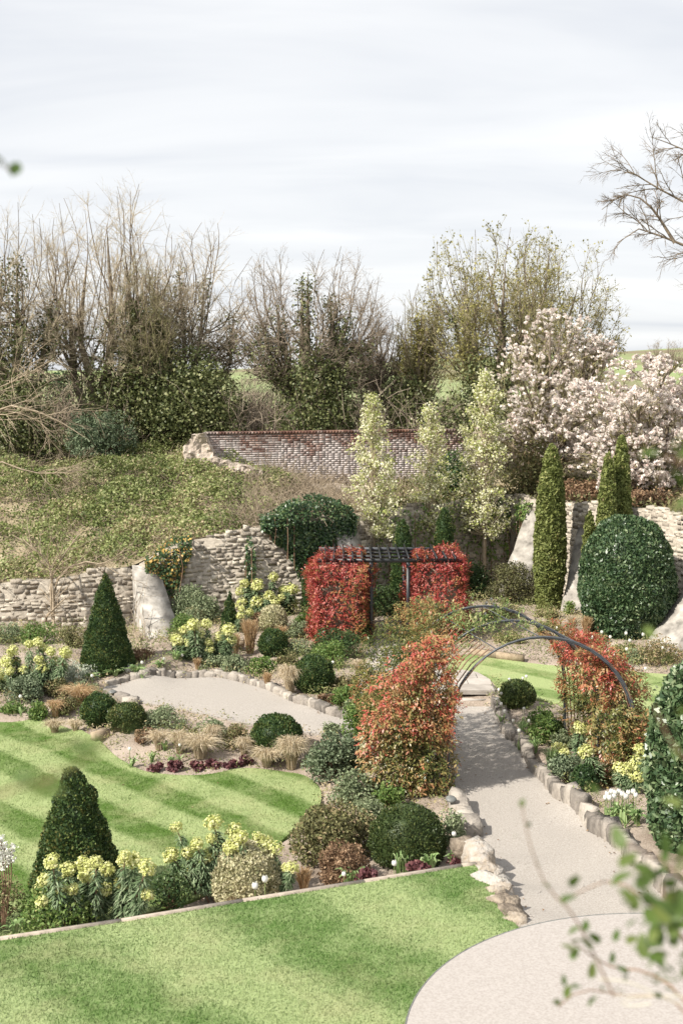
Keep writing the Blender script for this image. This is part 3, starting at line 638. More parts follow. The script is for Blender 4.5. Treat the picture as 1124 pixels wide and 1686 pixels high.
# ------------------------------------------------------------------ kerbs and rocks
def rock_mesh(k, mat, ang=.25):
    r = np.random.default_rng(300 + k); V = []; m_, n_ = 8, 5
    for a in range(n_):
        ph = math.pi*(a + .5)/n_ - math.pi/2
        for b in range(m_):
            th = 2*math.pi*(b + .5*(a % 2))/m_; d = np.array([math.cos(ph)*math.cos(th), math.cos(ph)*math.sin(th), math.sin(ph)])
            d = np.sign(d)*np.abs(d)**.42; V.append(d*.5*r.uniform(1 - ang, 1.05, 3))
    V += [[0, 0, -.5], [0, 0, .5]]; F = [[a*m_ + b, a*m_ + (b + 1) % m_, (a + 1)*m_ + (b + 1) % m_, (a + 1)*m_ + b] for a in range(n_ - 1) for b in range(m_)]
    t = (n_ - 1)*m_; F += [[t + b, t + (b + 1) % m_, t + (b + 2) % m_, m_*n_ + 1] for b in range(0, m_, 2)]
    return mesh('rock', np.array(V), np.array(F), mat)
def block_mesh(k, mat):
    r = np.random.default_rng(500 + k); V = []
    for z, ins in ((-.5, 0), (.34, 0), (.5, .10)):
        for sx, sy in ((-1, -1), (0, -1.06), (1, -1), (1, 1), (0, 1.06), (-1, 1)): V.append([sx*(.5 - ins*r.uniform(.3, 1.4)) + r.uniform(-.07, .07), sy*(.5 - ins*r.uniform(.5, 1.8)) + r.uniform(-.1, .1), z + r.uniform(-.10, .10)*(z > 0)])
    F = [[i0 + a_, i0 + (a_ + 1) % 6, i0 + 6 + (a_ + 1) % 6, i0 + 6 + a_] for i0 in (0, 6) for a_ in range(6)] + [[12, 13, 16, 17], [13, 14, 15, 16]]
    return mesh('kerb_stone', np.array(V), np.array(F), mat)
KERB = [block_mesh(k, M['kerbstone']) for k in range(12)]; ROCK = [rock_mesh(k + 20, M['rock'], .3) for k in range(8)]
def kerb(label, pts, l, w, h, protos=KERB, zoff=0., name='stone_kerb', part='stone', smooth=True):
    P = smooth_poly(gxy(pts), 8, False); sg = np.r_[0, np.cumsum(np.linalg.norm(np.diff(P, axis=0), axis=1))]
    root = empty(name, (*P[len(P)//2], float(hg(*P[len(P)//2])))); tag(root, label, 'kerb'); s = 0.
    while s < sg[-1]:
        ll = random.uniform(*l); f = s/sg[-1]; c = np.array([np.interp(s + ll/2, sg, P[:, k]) for k in (0, 1)]); c2 = np.array([np.interp(s + ll/2 + .05, sg, P[:, k]) for k in (0, 1)])
        d = c2 - c; hh = random.uniform(.85, 1.2)*(h[0]*(1 - f) + h[1]*f); ww = random.uniform(*w)
        o = bpy.data.objects.new(part, random.choice(protos)); COL.objects.link(o); o.parent = root; o.matrix_parent_inverse = Matrix.Translation(-Vector(root.location))
        o.matrix_basis = Matrix.Translation((*c, float(hg(*c)) + hh*.22 + zoff)) @ Matrix.Rotation(math.atan2(d[1], d[0]) + random.uniform(-.12, .12), 4, 'Z') @ Matrix.Rotation(random.uniform(-.1, .1), 4, 'X') @ Matrix.Diagonal((ll*1.06, ww, hh*1.3, 1))
        s += ll*.93
    return root
kerb('long grey stone kerb along the right side of the gravel path', [(816,1160),(829,1192),(869,1249),(915,1306),(979,1364),(1046,1420),(1112,1484),(1150,1520)], (.16, .42), (.18, .28), (.18, .32))
kerb('row of rough stones edging the far side of the gravel circle', [(176,1128),(212,1120),(280,1113),(340,1113),(400,1121),(457,1140),(522,1165),(604,1190)], (.11, .28), (.13, .22), (.14, .18))
kerb('short row of grey stones at the near left end of the gravel circle', [(178,1142),(192,1149),(220,1159)], (.2, .35), (.16, .25), (.16, .16))
kerb('crumbling stone edging on the left side of the path beneath the vine arch', [(750,1325),(762,1352),(772,1372)], (.25, .4), (.25, .4), (.3, .35))
# boulders holding the corner of the raised lawn
bd = sorted([(768,1392,.55,.3),(785,1402,.62,.45),(793,1424,.5,.5),(800,1437,.55,.45),(806,1456,.62,.45),(795,1450,.4,.3),(826,1465,.42,.4),(816,1472,.36,.35),(824,1490,.46,.4),(838,1492,.4,.4),(838,1508,.5,.36),(846,1520,.42,.3),(812,1486,.3,.25)], key=lambda q: q[1])
for k, (px, py, l, h) in enumerate(bd):
    p = onz(px, py, .42); o = bpy.data.objects.new('boulder', ROCK[k % 8]); COL.objects.link(o)
    o.location = (p[0], p[1], .46 - h*.30); o.scale = (l*1.0, l*.85, h*1.15); o.rotation_euler = (random.uniform(-.2, .2), random.uniform(-.2, .2), random.uniform(0, 6))
    tag(o, ORD[k] + ' boulder, counted from the yew dome, in the row beside the raised lawn corner', 'rock', 'boulders at the lawn corner')
# timber sleepers
def sleeper(label, p, q, h, w=.16, n=1, z=0.):
    a, b = G(*p), G(*q); a[2] = b[2] = max(a[2], b[2]) + h/2 - .03 + z; o = empty('timber_sleeper', (a + b)/2); tag(o, label, 'sleeper')
    for k in range(n):
        put(obj('beam', mesh('beam', *bar(a + (b - a)*k/n, a + (b - a)*((k + 1)/n - .006), w, h)[:2], M['timber'])), o)
sleeper('brown timber sleeper edging the small side lawn behind the arch', (776,1078), (861,1090), .2, n=2)
sleeper('short squared timber post end in the bed by the two yew balls', (154,1222), (178,1212), .2)
sleeper('grey timber sleeper in the bed left of the red vine block', (374,1062), (402,1072), .16)
#PART3
# ================================================================== STEEL AND SMALL THINGS
# pergola: black steel posts and a slatted roof
pg = [onz(532, 1052, .35), onz(762, 1040, .35)]
c = (pg[0] + pg[1])/2; PGY0, PGY1 = 32.4, 34.6; XL, XR = -.55, 3.15; ZR = 2.62
root = empty('pergola', ((XL + XR)/2, 33.5, .35)); tag(root, 'black steel pergola with slatted lattice roof between two red hedges', 'pergola')
gl, gr = .80, 1.80
for (x, y) in ((gl, PGY0), (gr, PGY0), (gl, PGY1), (gr, PGY1), (XL + .2, PGY0 + .6), (XR - .2, PGY0 + .6), (XL + .2, PGY1), (XR - .2, PGY1)):
    V, F, _ = box(x - .05, x + .05, y - .05, y + .05, .2, ZR); put(obj('post', mesh('post', V, F, M['black'])), root)
for y in (PGY0, PGY1):
    put(obj('beam', mesh('beam', *bar((XL - .1, y, ZR + .05), (XR + .1, y, ZR + .05), .06, .1)[:2], M['black' if y == PGY0 else 'hoop'])), root)
for y in (PGY0 + .75, PGY0 + 1.45):
    put(obj('beam', mesh('beam', *bar((XL, y, ZR + .05), (XR, y, ZR + .05), .05, .06)[:2], M['black'])), root)
sl = mesh('slat', *bar((0, PGY0 - .22, 0), (0, PGY1 + .22, 0), .035, .07)[:2], M['black'])
for k in range(15):
    o = obj('slat', sl); o.location = (XL + .1 + k*.25, 0, ZR + .14); put(o, root)
# tunnel of hoops over the path
HO = []
arch = empty('arch_tunnel', (3.4, 23, 0)); tag(arch, 'grey steel hoop arch tunnel spanning the gravel path', 'arch')
for k in range(3):
    f = k/2; y = 21.6 + 3.0*f; cx_ = 3.66 - .72*f; hw = 1.7; th = np.linspace(0, math.pi, 25)
    for dy, dz in ((0, 0), (.16, -.05)):
        arc = np.stack([cx_ - hw*np.cos(th), np.full(25, y + dy), 1.2 + dz + 1.72*np.sin(th)], 1)
        arc = np.vstack([[cx_ - hw, y + dy, -.1], arc, [cx_ + hw, y + dy, .1]])
        put(obj('hoop', mesh('hoop', *tubes(arc[None], .02, 6)[:2], M['hoop'], smooth=True)), arch)
    HO.append((cx_, y, hw))
for a_ in (25, 60, 88, 118, 150):
    t = math.radians(a_); P = np.array([[3.66 - .72*f - 1.7*math.cos(t), 21.6 + 3.0*f + .1, 1.2 + 1.70*math.sin(t)] for f in np.linspace(0, 1, 6)])
    put(obj('tie_rod', mesh('tie_rod', *tubes(P[None], .010, 5)[:2], M['hoop'])), arch)
# low garden lamps: spike, stalk and tilted disc head
def lamp(px, py, h, tilt, label):
    p = G(px, py); r = empty('garden_lamp', p); tag(r, label, 'lamp')
    put(obj('spike', mesh('spike', *tubes(np.array([[p - [0, 0, .1], p + [0, 0, h]]]), .016, 8)[:2], M['lamp'])), r)
    rad = .10; prof = [(0, .035), (.05, .035), (rad*.8, .022), (rad, .0), (rad*.92, -.012), (0, -.01)]; an_ = np.arange(14)*2*math.pi/14
    V = np.array([[q*math.cos(a_), q*math.sin(a_), z] for q, z in prof for a_ in an_]); i_ = np.arange(len(prof)*14).reshape(len(prof), 14); j_ = np.roll(i_, -1, 1)
    F = np.stack([i_[:-1], j_[:-1], j_[1:], i_[1:]], -1).reshape(-1, 4)
    o = obj('lamp_head', mesh('lamp_head', V, F, M['lamp'])); o.location = p + [0, 0, h]; o.rotation_euler = (tilt, tilt*.4, 0); put(o, r)
lamp(841, 1160, .38, .15, 'small disc garden lamp on a stalk beside the yew ball under the arch')
lamp(742, 1343, .3, .3, 'small grey disc garden lamp by the foot of the left vine')
lamp(186, 1150, .16, .1, 'tiny grey disc lamp at the left end of the gravel circle')
# ================================================================== PLANTS
def px2m(p): return p[1]/FPX*1.02
def lathe(prof, m=20, wobble=.03, seed=0.):
    an_ = np.arange(m)*2*math.pi/m; V = np.array([[r*math.cos(a_), r*math.sin(a_), z] for r, z in prof for a_ in an_])
    V *= (1 + wobble*wob(V, 4., seed))[:, None]; k = len(prof); i_ = np.arange(k*m).reshape(k, m); j_ = np.roll(i_, -1, 1)
    return V, np.stack([i_[:-1], j_[:-1], j_[1:], i_[1:]], -1).reshape(-1, 4), 0.25
def topiary(name, label, base, R, H, shape, mat, ls=.048, dens=3000, cat_='topiary', spiky=.5, vb=0.):
    """clipped plant: prof(t) radius over height, leaf sprays over a solid twiggy body"""
    t = 1 - (1 - np.linspace(0, 1, 48))**1.8
    if shape == 'ball': pr_ = np.sqrt(np.maximum(1 - (2*t*.93 - .86)**2, 0)); 
    elif shape == 'dome': pr_ = np.sqrt(np.maximum(1 - (np.maximum(t - .30, 0)/.70)**2, 0))*np.minimum(1, .80 + t*.9)
    elif shape == 'cone': pr_ = (1 - t)**.8*.97 + .06*np.sqrt(np.maximum(1 - t, 0)); pr_ = pr_*np.minimum(1, .86 + t*2.5)
    elif shape == 'bell': pr_ = np.maximum(1 - t, 0)**.66*np.minimum(1, .93 + t)
    elif shape == 'bullet': pr_ = np.sqrt(np.maximum(1 - t**2.4, 0))*np.minimum(1, .75 + t*1.6)
    elif shape == 'egg': pr_ = np.sqrt(np.maximum(1 - (np.abs(t - .42)/.6)**2.3, 0)); pr_ = np.maximum(pr_, (t < .4)*.62)
    elif shape == 'column': pr_ = np.minimum(1, .72 + t*1.1)*np.sqrt(np.maximum(1 - np.maximum((t - .3)/.7, 0)**1.8, 0))
    sd_ = random.uniform(0, 50); root = empty(name, base); tag(root, label, cat_)
    area = 2*math.pi*float(((pr_[1:] + pr_[:-1])/2*np.hypot(np.diff(t)*H, np.diff(pr_)*R)).sum()*R) + math.pi*R*R*.4; n = int(dens*area)
    w = pr_*np.sqrt(1 + (np.gradient(pr_, t)*R/H)**2) + .015; w = w*np.gradient(t); cdf = np.cumsum(w)/w.sum(); tt_ = np.interp(rng.random(n), cdf, t); an_ = rng.random(n)*2*math.pi
    r = np.interp(tt_, t, pr_)*R; dr = np.gradient(pr_*R, t*H + 1e-9); sl_ = np.clip(np.interp(tt_, t, dr), -6, 6)
    nm = unit(np.stack([np.cos(an_), np.sin(an_), -sl_], -1)); P = np.stack([r*np.cos(an_), r*np.sin(an_), tt_*H], -1)
    P = P*np.array([1, 1, 1]) + nm*(wob(P, 3.2/max(R, .35), sd_)[:, None]*.06*R + wob(P, 9, sd_)[:, None]*.028 + rng.uniform(-.05, .02, n)[:, None]*(1 if R > .3 else .5))
    d = unit(nm*spiky + np.array([0, 0, .35]) + rdir(n)*.55)
    vv = np.clip(rng.beta(2, 2.2, n) + vb + .15*wob(P, 5, sd_), 0, 1)
    s_ = unit(np.cross(d, rdir(n))); L_ = (ls*rng.uniform(.6, 1.35, n))[:, None]; V = np.stack([P - d*L_*.5, P + s_*L_*.28, P + d*L_*.5, P - s_*L_*.28], 1).reshape(-1, 3)
    F = np.arange(4*n).reshape(n, 4)
    core = lathe([(max(a_*R - .045, .01)*.97, b_*H*.985 + .0) for a_, b_ in zip(np.r_[pr_[:-1:2], pr_[-1]], np.r_[t[:-1:2], t[-1]])], 22, .02, sd_)
    V, F, v = cat([(V, F, np.repeat(vv, 4)), core])
    obj('foliage', mesh('foliage', V, F, M[mat], v), None, root)
    st = tubes(np.array([[[0, 0, -.1], [.01, 0, H*.15], [0, .01, H*.4]]]), np.array([[.05, .04, .02]])*max(R, .4)*1.5, 6)
    obj('trunk', mesh('trunk', *st[:2], M['bark']), None, root)
    return root
def topi(name, label, px, pyb, hw, hpx, shape, mat='yew', ls=.048, dens=3000, **kw):
    p = G(px, pyb); k = px2m(p); return topiary(name, label, p - np.array([0, -hw*k*.55, .03]), hw*k, hpx*k, shape, mat, ls, dens, **kw)
topi('yew_cone', 'tall dark clipped yew cone against the low stone wall', 172, 1106, 46, 162, 'cone', dens=3400)
topi('yew_cone', 'small clipped yew cone beside the middle yellow euphorbia', 378, 1040, 17, 68, 'cone', dens=3400)
topi('yew_cone', 'narrow dark yew column against the left side of the red pergola hedge', 511, 1014, 15, 92, 'bullet', dens=2400)
p = at(662, 985, 36.2); topiary('yew_cone', 'clipped yew column behind the pergola roof, left of two', (p[0], 36.2, hg(p[0], 36.2)), .36, 2.75, 'bullet', 'yew', .055, 2200)
p = at(730, 985, 37.0); topiary('yew_cone', 'clipped yew column behind the pergola roof, right of two', (p[0], 37.0, hg(p[0], 37.0)), .36, 2.95, 'bullet', 'yew', .055, 2200)
p = onz(127, 1470, -.25); topiary('yew_cone', 'large rounded yew cone in front beside the raised lawn edge', p, .72, 2.0, 'bell', 'yew', .05, 3600, spiky=.4, vb=.08)
topi('yew_ball', 'dark clipped yew ball on the lawn bed, left of the touching pair', 160, 1198, 30, 55, 'ball')
topi('yew_ball', 'olive clipped yew ball on the lawn bed, right of the touching pair', 206, 1206, 32, 47, 'ball', 'yew2')
topi('yew_ball', 'round yew ball behind the gravel circle beside tan upright grass', 449, 1082, 24, 46, 'ball')
topi('yew_ball', 'round yew ball at the far edge of the gravel circle beside pale fountain grass', 516, 1142, 34, 62, 'ball')
topi('yew_ball', 'wide yew ball in the bed between gravel circle and lawn', 455, 1246, 43, 66, 'ball')
topi('yew_dome', 'large smooth yew dome in front of the vine arch by the raised lawn', 672, 1428, 65, 98, 'dome', 'yew2', .04, 3600, vb=-.12)
topi('yew_ball', 'small yew ball under the arch beside the stone steps', 853, 1166, 29, 45, 'ball', 'yew2')
topi('yew_ball', 'tiny dark clipped ball beside the path below the right-hand vine', 913, 1222, 19, 36, 'ball')
topi('box_ball', 'small dark green box dome behind the path kerb near the tulips', 962, 1302, 21, 45, 'dome', 'dark', .05, 2400)
topi('variegated_dome', 'cream variegated dome shrub between yellow euphorbia and raised lawn edge', 404, 1492, 60, 102, 'dome', 'varieg', .055, 2600, cat_='shrub', spiky=.2)
topi('variegated_ball', 'small cream variegated ball shrub below the ivy covered wall', 449, 1042, 22, 45, 'ball', 'varieg', .06, 2200, cat_='shrub', spiky=.2)
topi('variegated_ball', 'pale variegated shrub tucked behind the middle euphorbia', 318, 1032, 18, 34, 'ball', 'varieg', .06, 2000, cat_='shrub', spiky=.2)
p = G(1042, 1052); topiary('laurel_dome', 'huge glossy dark laurel dome beside the triple juniper', p + np.array([0, .9, 0]), 1.26, 3.15, 'egg', 'laurel', .095, 1050, 'shrub', .25)
# columnar junipers
def juniper(label, px, pyb, hw, hpx, n=3200, name='juniper_column'):
    p = G(px, pyb); k = px2m(p); return topiary(name, label, p + np.array([0, hw*k*.5, -.03]), hw*k, hpx*k, 'column', 'juniper', .11, 1500, 'tree', .12)
juniper('single tall olive juniper column right of the ramp-like buttress', 905, 1004, 25, 272)
juniper('tallest spire of the triple juniper beside the laurel dome', 1018, 1016, 18, 300)
juniper('middle spire of the triple juniper beside the laurel dome', 996, 1020, 17, 276)
juniper('short thin left spire of the triple juniper beside the laurel dome', 968, 1008, 12, 170)
# ---- loose shrubs
def shrub(name, label, base, rx, rz, mat, ls=.07, n=2600, lumps=26, asp=.55, flat=.35, cat_='shrub', stemmat='stem', vb=0., droop=0., up=.0, ry=None, vfun=None, rough=(.55, .86)):
    ry = ry or rx*.85; root = empty(name, base); tag(root, label, cat_); sd_ = random.uniform(0, 90)
    d = rdir(lumps); d[:, 2] = np.abs(d[:, 2])*.95 + .02; rr = rng.uniform(rough[0], rough[1], lumps)[:, None]
    C = d*rr*np.array([rx, ry, rz*.98]) + np.array([0, 0, rz*.08]); lr = .36*np.mean([rx, rz])*rng.uniform(.7, 1.25, lumps)
    k = rng.integers(0, lumps, n); q = rdir(n); P = C[k] + q*(lr[k]*rng.uniform(.55, 1.05, n)**.6)[:, None]*np.array([1, 1, .85])
    P[:, 2] = np.maximum(P[:, 2], .01 + .04*rng.random(n))
    nm = unit(q + np.array([0, 0, .7]) + up*np.array([0, 0, 1.]))
    vv = np.clip(rng.beta(2, 2, n) + vb + .22*(rng.random(lumps)[k] - .5), 0, 1)
    if vfun is not None: vv = vfun(P, vv)
    V, F, v = leaves(P, nm, ls, asp, vv, flat, .12, droop); obj('foliage', mesh('foliage', V, F, M[mat], v), None, root)
    a = np.column_stack([rng.normal(0, .06*rx, (lumps, 2)), np.full(lumps, -.05)]); m_ = (a*.45 + C*.55) + rng.normal(0, .04*rx, (lumps, 3))
    V, F, v = tubes(np.stack([a, m_, C], 1), np.array([[.012, .009, .004]])*max(.7, rx*1.6), 4)
    obj('stems', mesh('stems', V, F, M[stemmat]), None, root); return root
def shr(name, label, px, pyb, hw, hpx, mat, **kw):
    p = G(px, pyb); k = px2m(p); kw.setdefault('n', int(900 + 5200*(hw*k)*(hpx*k)**.8)); return shrub(name, label, p + np.array([0, hw*k*.4, 0]), hw*k, hpx*k, mat, **kw)
shr('hebe_shrub', 'dark grey-green low shrub below the yellow euphorbias at the left edge', 38, 1158, 30, 46, 'blue', ls=.06)
shr('green_shrub', 'bright green small bush on the lawn edge below the left euphorbias', 63, 1186, 16, 28, 'green', ls=.06)
shr('green_shrub', 'light green airy bush behind the middle euphorbia at the wall', 320, 1032, 46, 62, 'sage', ls=.07)
shr('green_shrub', 'light green bush filling the corner right of the grey buttress', 300, 1050, 22, 40, 'green', ls=.06)
shr('hebe_shrub', 'round blue-green leafy shrub in front of the left vine', 545, 1285, 40, 75, 'blue', ls=.07, lumps=34)
shr('hebe_shrub', 'smaller blue-green shrub tucked against the left vine foot', 583, 1262, 26, 52, 'blue', ls=.07)
shr('green_shrub', 'soft feathery green bush at the left foot of the vine arch', 590, 1330, 40, 70, 'sage', ls=.06, vb=-.1)
shr('green_shrub', 'fresh green bush left of the vine above the gravel circle', 600, 1215, 34, 70, 'green', ls=.07)
shr('green_shrub', 'bright green bush in front of the left red hedge', 545, 1098, 34, 40, 'green', ls=.06)
shr('rosemary_shrub', 'dark green feathery bush at the foot of the left red hedge', 553, 1085, 44, 46, 'dark', ls=.06, vb=.15)
shr('green_shrub', 'green leafy bush at the right end of the circle edging', 572, 1170, 24, 46, 'green', ls=.06)
shr('green_shrub', 'low green bush by the circle edging under the middle yew ball', 430, 1112, 24, 30, 'green', ls=.06)
shr('green_shrub', 'low sage green bush behind the stones of the gravel circle', 385, 1108, 26, 28, 'sage', ls=.06)
shr('green_shrub', 'spreading light green bush on the near left rim of the gravel circle', 270, 1200, 40, 34, 'sage', ls=.055)
shr('green_shrub', 'small olive bush left of the wide yew ball', 385, 1232, 26, 40, 'mixed', ls=.05, vb=.15)
shr('green_shrub', 'pale yellow-green small bush behind the blue-green shrub', 545, 1215, 16, 24, 'sage', ls=.05)
shr('rosemary_shrub', 'brown-green upright bushy shrub behind the raised lawn edge', 548, 1420, 72, 90, 'mixed', ls=.06, lumps=46, droop=-.5, n=9000)
shr('faded_shrub', 'faded brown seedhead shrub left of the large yew dome', 565, 1455, 42, 74, 'brown', ls=.05, n=4200)
shr('green_shrub', 'straggly green shrub between the yew dome and the path boulders', 745, 1392, 20, 60, 'sage', ls=.055, lumps=16, n=1100)
for lab, px, py, hw, h, mt in (('green mound at the foot of the low wall behind the left euphorbias', 60, 1062, 34, 34, 'green'), ('olive mound at the foot of the low wall left of the yew cone', 112, 1066, 26, 30, 'mixed'), ('sage mound at the far left foot of the low wall', 10, 1060, 30, 30, 'sage'), ('dry mound between the yew cone and the grey buttress', 228, 1088, 22, 24, 'brown'), ('brown-tinged perennial mound left of the dark yew ball', 110, 1178, 24, 30, 'mixed'), ('sage perennial mound below the silvery plant', 140, 1150, 26, 26, 'sage'), ('olive low mound between left euphorbias and silvery plant', 92, 1150, 24, 30, 'mixed'), ('green ground-hugging mound at the left end of the lawn bed', 22, 1176, 22, 18, 'green'),
    ('sage mound between middle euphorbia and circle edging', 350, 1104, 24, 22, 'sage'), ('olive mound behind the fountain grass', 470, 1100, 24, 24, 'mixed'), ('sage mound beside the round yew ball behind the circle', 490, 1080, 26, 24, 'sage'), ('grey-green mound left of the red hedge foot', 490, 1052, 24, 26, 'sage'), ('green mound before the narrow yew column', 505, 1036, 20, 24, 'green'),
    ('brown dry mound under the tall euphorbia clump', 430, 1030, 24, 20, 'brown'), ('low olive mound right of the yew ball at the circle', 560, 1140, 26, 26, 'mixed'), ('dry pink-brown mound at the circle edging corner', 540, 1160, 20, 18, 'brown'), ('sage mound at the foot of the left vine by the circle', 590, 1180, 24, 34, 'sage'),
    ('olive mound in the lawn bed among feather grass', 310, 1228, 26, 24, 'mixed'), ('dry mound between the olive yew ball and feather grass', 240, 1224, 24, 22, 'brown'), ('sage mound behind the feather grass by the gravel', 350, 1210, 28, 22, 'sage'), ('green low mound right of the feather grass on the soil strip', 520, 1262, 20, 24, 'sage'),
    ('green leafy mound under the right vine beside the small yew ball', 895, 1200, 28, 34, 'green'), ('olive mound at the foot of the right vine', 935, 1235, 30, 30, 'sage'), ('green mound behind the box dome', 985, 1290, 26, 32, 'green'), ('dry straw mound in the middle of the right slope', 900, 1040, 26, 20, 'mulchleaf'), ('dry straw mound left of the laurel dome foot', 985, 1062, 24, 18, 'mulchleaf'), ('dry straw mound below the laurel dome', 1030, 1082, 30, 18, 'mulchleaf'), ('straw and green mound right of the hedge on the slope', 830, 1018, 30, 20, 'mulchleaf'), ('straw mound above the timber sleeper', 840, 1060, 28, 18, 'mulchleaf'), ('straw mound by the small conifer tuft', 905, 1018, 24, 16, 'mulchleaf'),
    ('pale dry mound on the slope behind the scarlet vine top', 960, 1078, 28, 18, 'mulchleaf'), ('green mound between front euphorbia and lawn bed end', 640, 1330, 26, 40, 'green'), ('sage mound between vine foot and brown-green shrub', 610, 1360, 28, 44, 'sage')):
    shr('perennial_mound', lab, px, py, hw, h, mt, ls=.055, lumps=20, rough=(.35, .95), cat_='plant')
shr('low_shrub', 'wide dark shrub with bare brown underside below the ramp-like buttress', 836, 992, 60, 64, 'mixed', ls=.065, lumps=46, vb=-.28, n=9000)
shr('low_shrub', 'dark green rounded shrub right of the right red hedge', 785, 985, 24, 60, 'dark', ls=.07)
p = at(650, 1015, 36.0); shrub('rosemary_shrub', 'dark green bush seen through the pergola opening', (p[0] - .15, 35.6, hg(p[0], 35.6)), .8, .85, 'dark', .07, 3200, 30, vb=.25)
shr('green_shrub', 'green mound of low leaves beside the path under the right vine', 892, 1225, 26, 40, 'green', ls=.06)
shr('green_shrub', 'green rosemary-like bush against the kerb left of the small box dome', 935, 1290, 34, 46, 'blue', ls=.055)
shr('low_shrub', 'small green mound in the dry bed in front of the laurel dome', 1048, 1092, 20, 22, 'sage', ls=.05)
shr('low_shrub', 'straw coloured low bush at the right end of the dry bed', 1085, 1096, 40, 44, 'mixed', ls=.05, vb=.25)
shr('green_shrub', 'yellow green small conifer tuft in front of the rough buttress', 938, 1012, 9, 26, 'green', ls=.06, n=500, vb=.25)
p = onz(90, 1535, -.2); shrub('green_shrub', 'low yellow-green leafy bush at the front left edging', p, .62, .68, 'green', .06, 3000, 30, vb=.1)
p = onz(280, 1490, -.2); shrub('rosemary_shrub', 'dark twiggy little bush left of the variegated dome', p, .38, .55, 'dark', .05, 1500, 20, vb=.2)
p = onz(-10, 1525, -.2); shrub('rosemary_shrub', 'dark brown twiggy shrub at the very left by the edging', p, .5, .8, 'mixed', .05, 1800, 20)
# glossy laurel at the right edge, nearer
p = onz(1125, 1400, .3); pp = topiary('laurel_hedge', 'glossy large-leaved evergreen shrub at the right edge of the path', p + np.array([.22, .3, 0]), .72, 2.9, 'egg', 'laurel', .13, 1100, 'shrub', .2, vb=.1)
p = onz(1150, 1210, .3); shrub('green_shrub', 'soft pale green flowering shrub above the near laurel at the right edge', p + np.array([.1, .2, 0]), .9, 1.5, 'sage', .08, 3600, 34)
# ---- vines
def vine(name, label, P, nm, vv, mat, ls, stems=None, asp=.42):
    c_ = P.mean(0).copy(); c_[2] = P[:, 2].min(); root = empty(name, c_); tag(root, label, 'vine')
    pm_ = rng.permutation(len(P)); V, F, v = sprays(P[pm_] - c_, nm[pm_], ls, vv[pm_], asp=asp); obj('foliage', mesh('foliage', V, F, M[mat], v), None, root)
    if stems is not None: obj('stems', mesh('stems', *tubes(stems - c_, .012, 4)[:2], M['stem']), None, root)
    return root
def boxshell(n, x0, x1, y0, y1, z0, z1, depth, seed):
    fx, fy, fz = x1 - x0, y1 - y0, z1 - z0; areas = np.array([fx*fz*1.3, fy*fz, fy*fz, fx*fy, fx*fz*.4]); k = rng.choice(5, n, p=areas/areas.sum()); a, b = rng.random(n), rng.random(n)
    P = np.empty((n, 3)); Nn_ = np.zeros((n, 3))
    for q, (f, nv) in enumerate(((lambda a, b: (x0 + a*fx, y0 + 0*a, z0 + b*fz), (0, -1, 0)), (lambda a, b: (x0 + 0*a, y0 + a*fy, z0 + b*fz), (-1, 0, 0)), (lambda a, b: (x1 + 0*a, y0 + a*fy, z0 + b*fz), (1, 0, 0)), (lambda a, b: (x0 + a*fx, y0 + b*fy, z1 + 0*a), (0, 0, 1)), (lambda a, b: (x0 + a*fx, y1 + 0*a, z0 + b*fz), (0, 1, 0)))):
        m_ = k == q; P[m_] = np.stack(f(a[m_], b[m_]), -1); Nn_[m_] = nv
    c_ = np.array([(x0 + x1)/2, (y0 + y1)/2, (z0 + z1)/2]); e_ = np.maximum(np.abs((P - c_)/np.array([fx/2, fy/2, fz/2])), 0); rnd_ = np.clip((np.sort(e_, 1)[:, 1] - .75)*.5, 0, .14)
    P = P - (P - c_)*rnd_[:, None]
    off = .17*wob(P, 1.9, seed) + .10*wob(P, 5.5, seed) - depth*rng.random(n)**2.2 + .04*rng.normal(size=n)
    return P + Nn_*off[:, None], unit(Nn_ + np.array([0, 0, .4]))
def hedge(label, x0, x1, y0, y1, z1, n, vfun, seed):
    P, nm = boxshell(n, x0, x1, y0, y1, .35, z1, .22, seed); vv = np.clip(vfun(P) + rng.normal(0, .19, n), 0, 1)
    r_ = vine('red_hedge', label, P, nm, vv, 'red', .078)
    V, F, _ = box(x0 + .22, x1 - .22, y0 + .22, y1 - .22, .2, z1 - .2); put(obj('inner_branches', mesh('inner_branches', V, F, M['bark'])), r_)
    return r_
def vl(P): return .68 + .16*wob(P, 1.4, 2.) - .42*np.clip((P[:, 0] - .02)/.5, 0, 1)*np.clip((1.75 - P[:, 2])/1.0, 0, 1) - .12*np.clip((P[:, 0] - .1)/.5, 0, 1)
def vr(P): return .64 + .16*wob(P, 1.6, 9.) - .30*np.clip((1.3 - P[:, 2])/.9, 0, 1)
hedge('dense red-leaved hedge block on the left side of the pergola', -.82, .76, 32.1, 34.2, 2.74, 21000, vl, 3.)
hedge('dense red-leaved hedge block on the right side of the pergola', 1.86, 3.40, 32.15, 34.25, 2.74, 21000, vr, 7.)
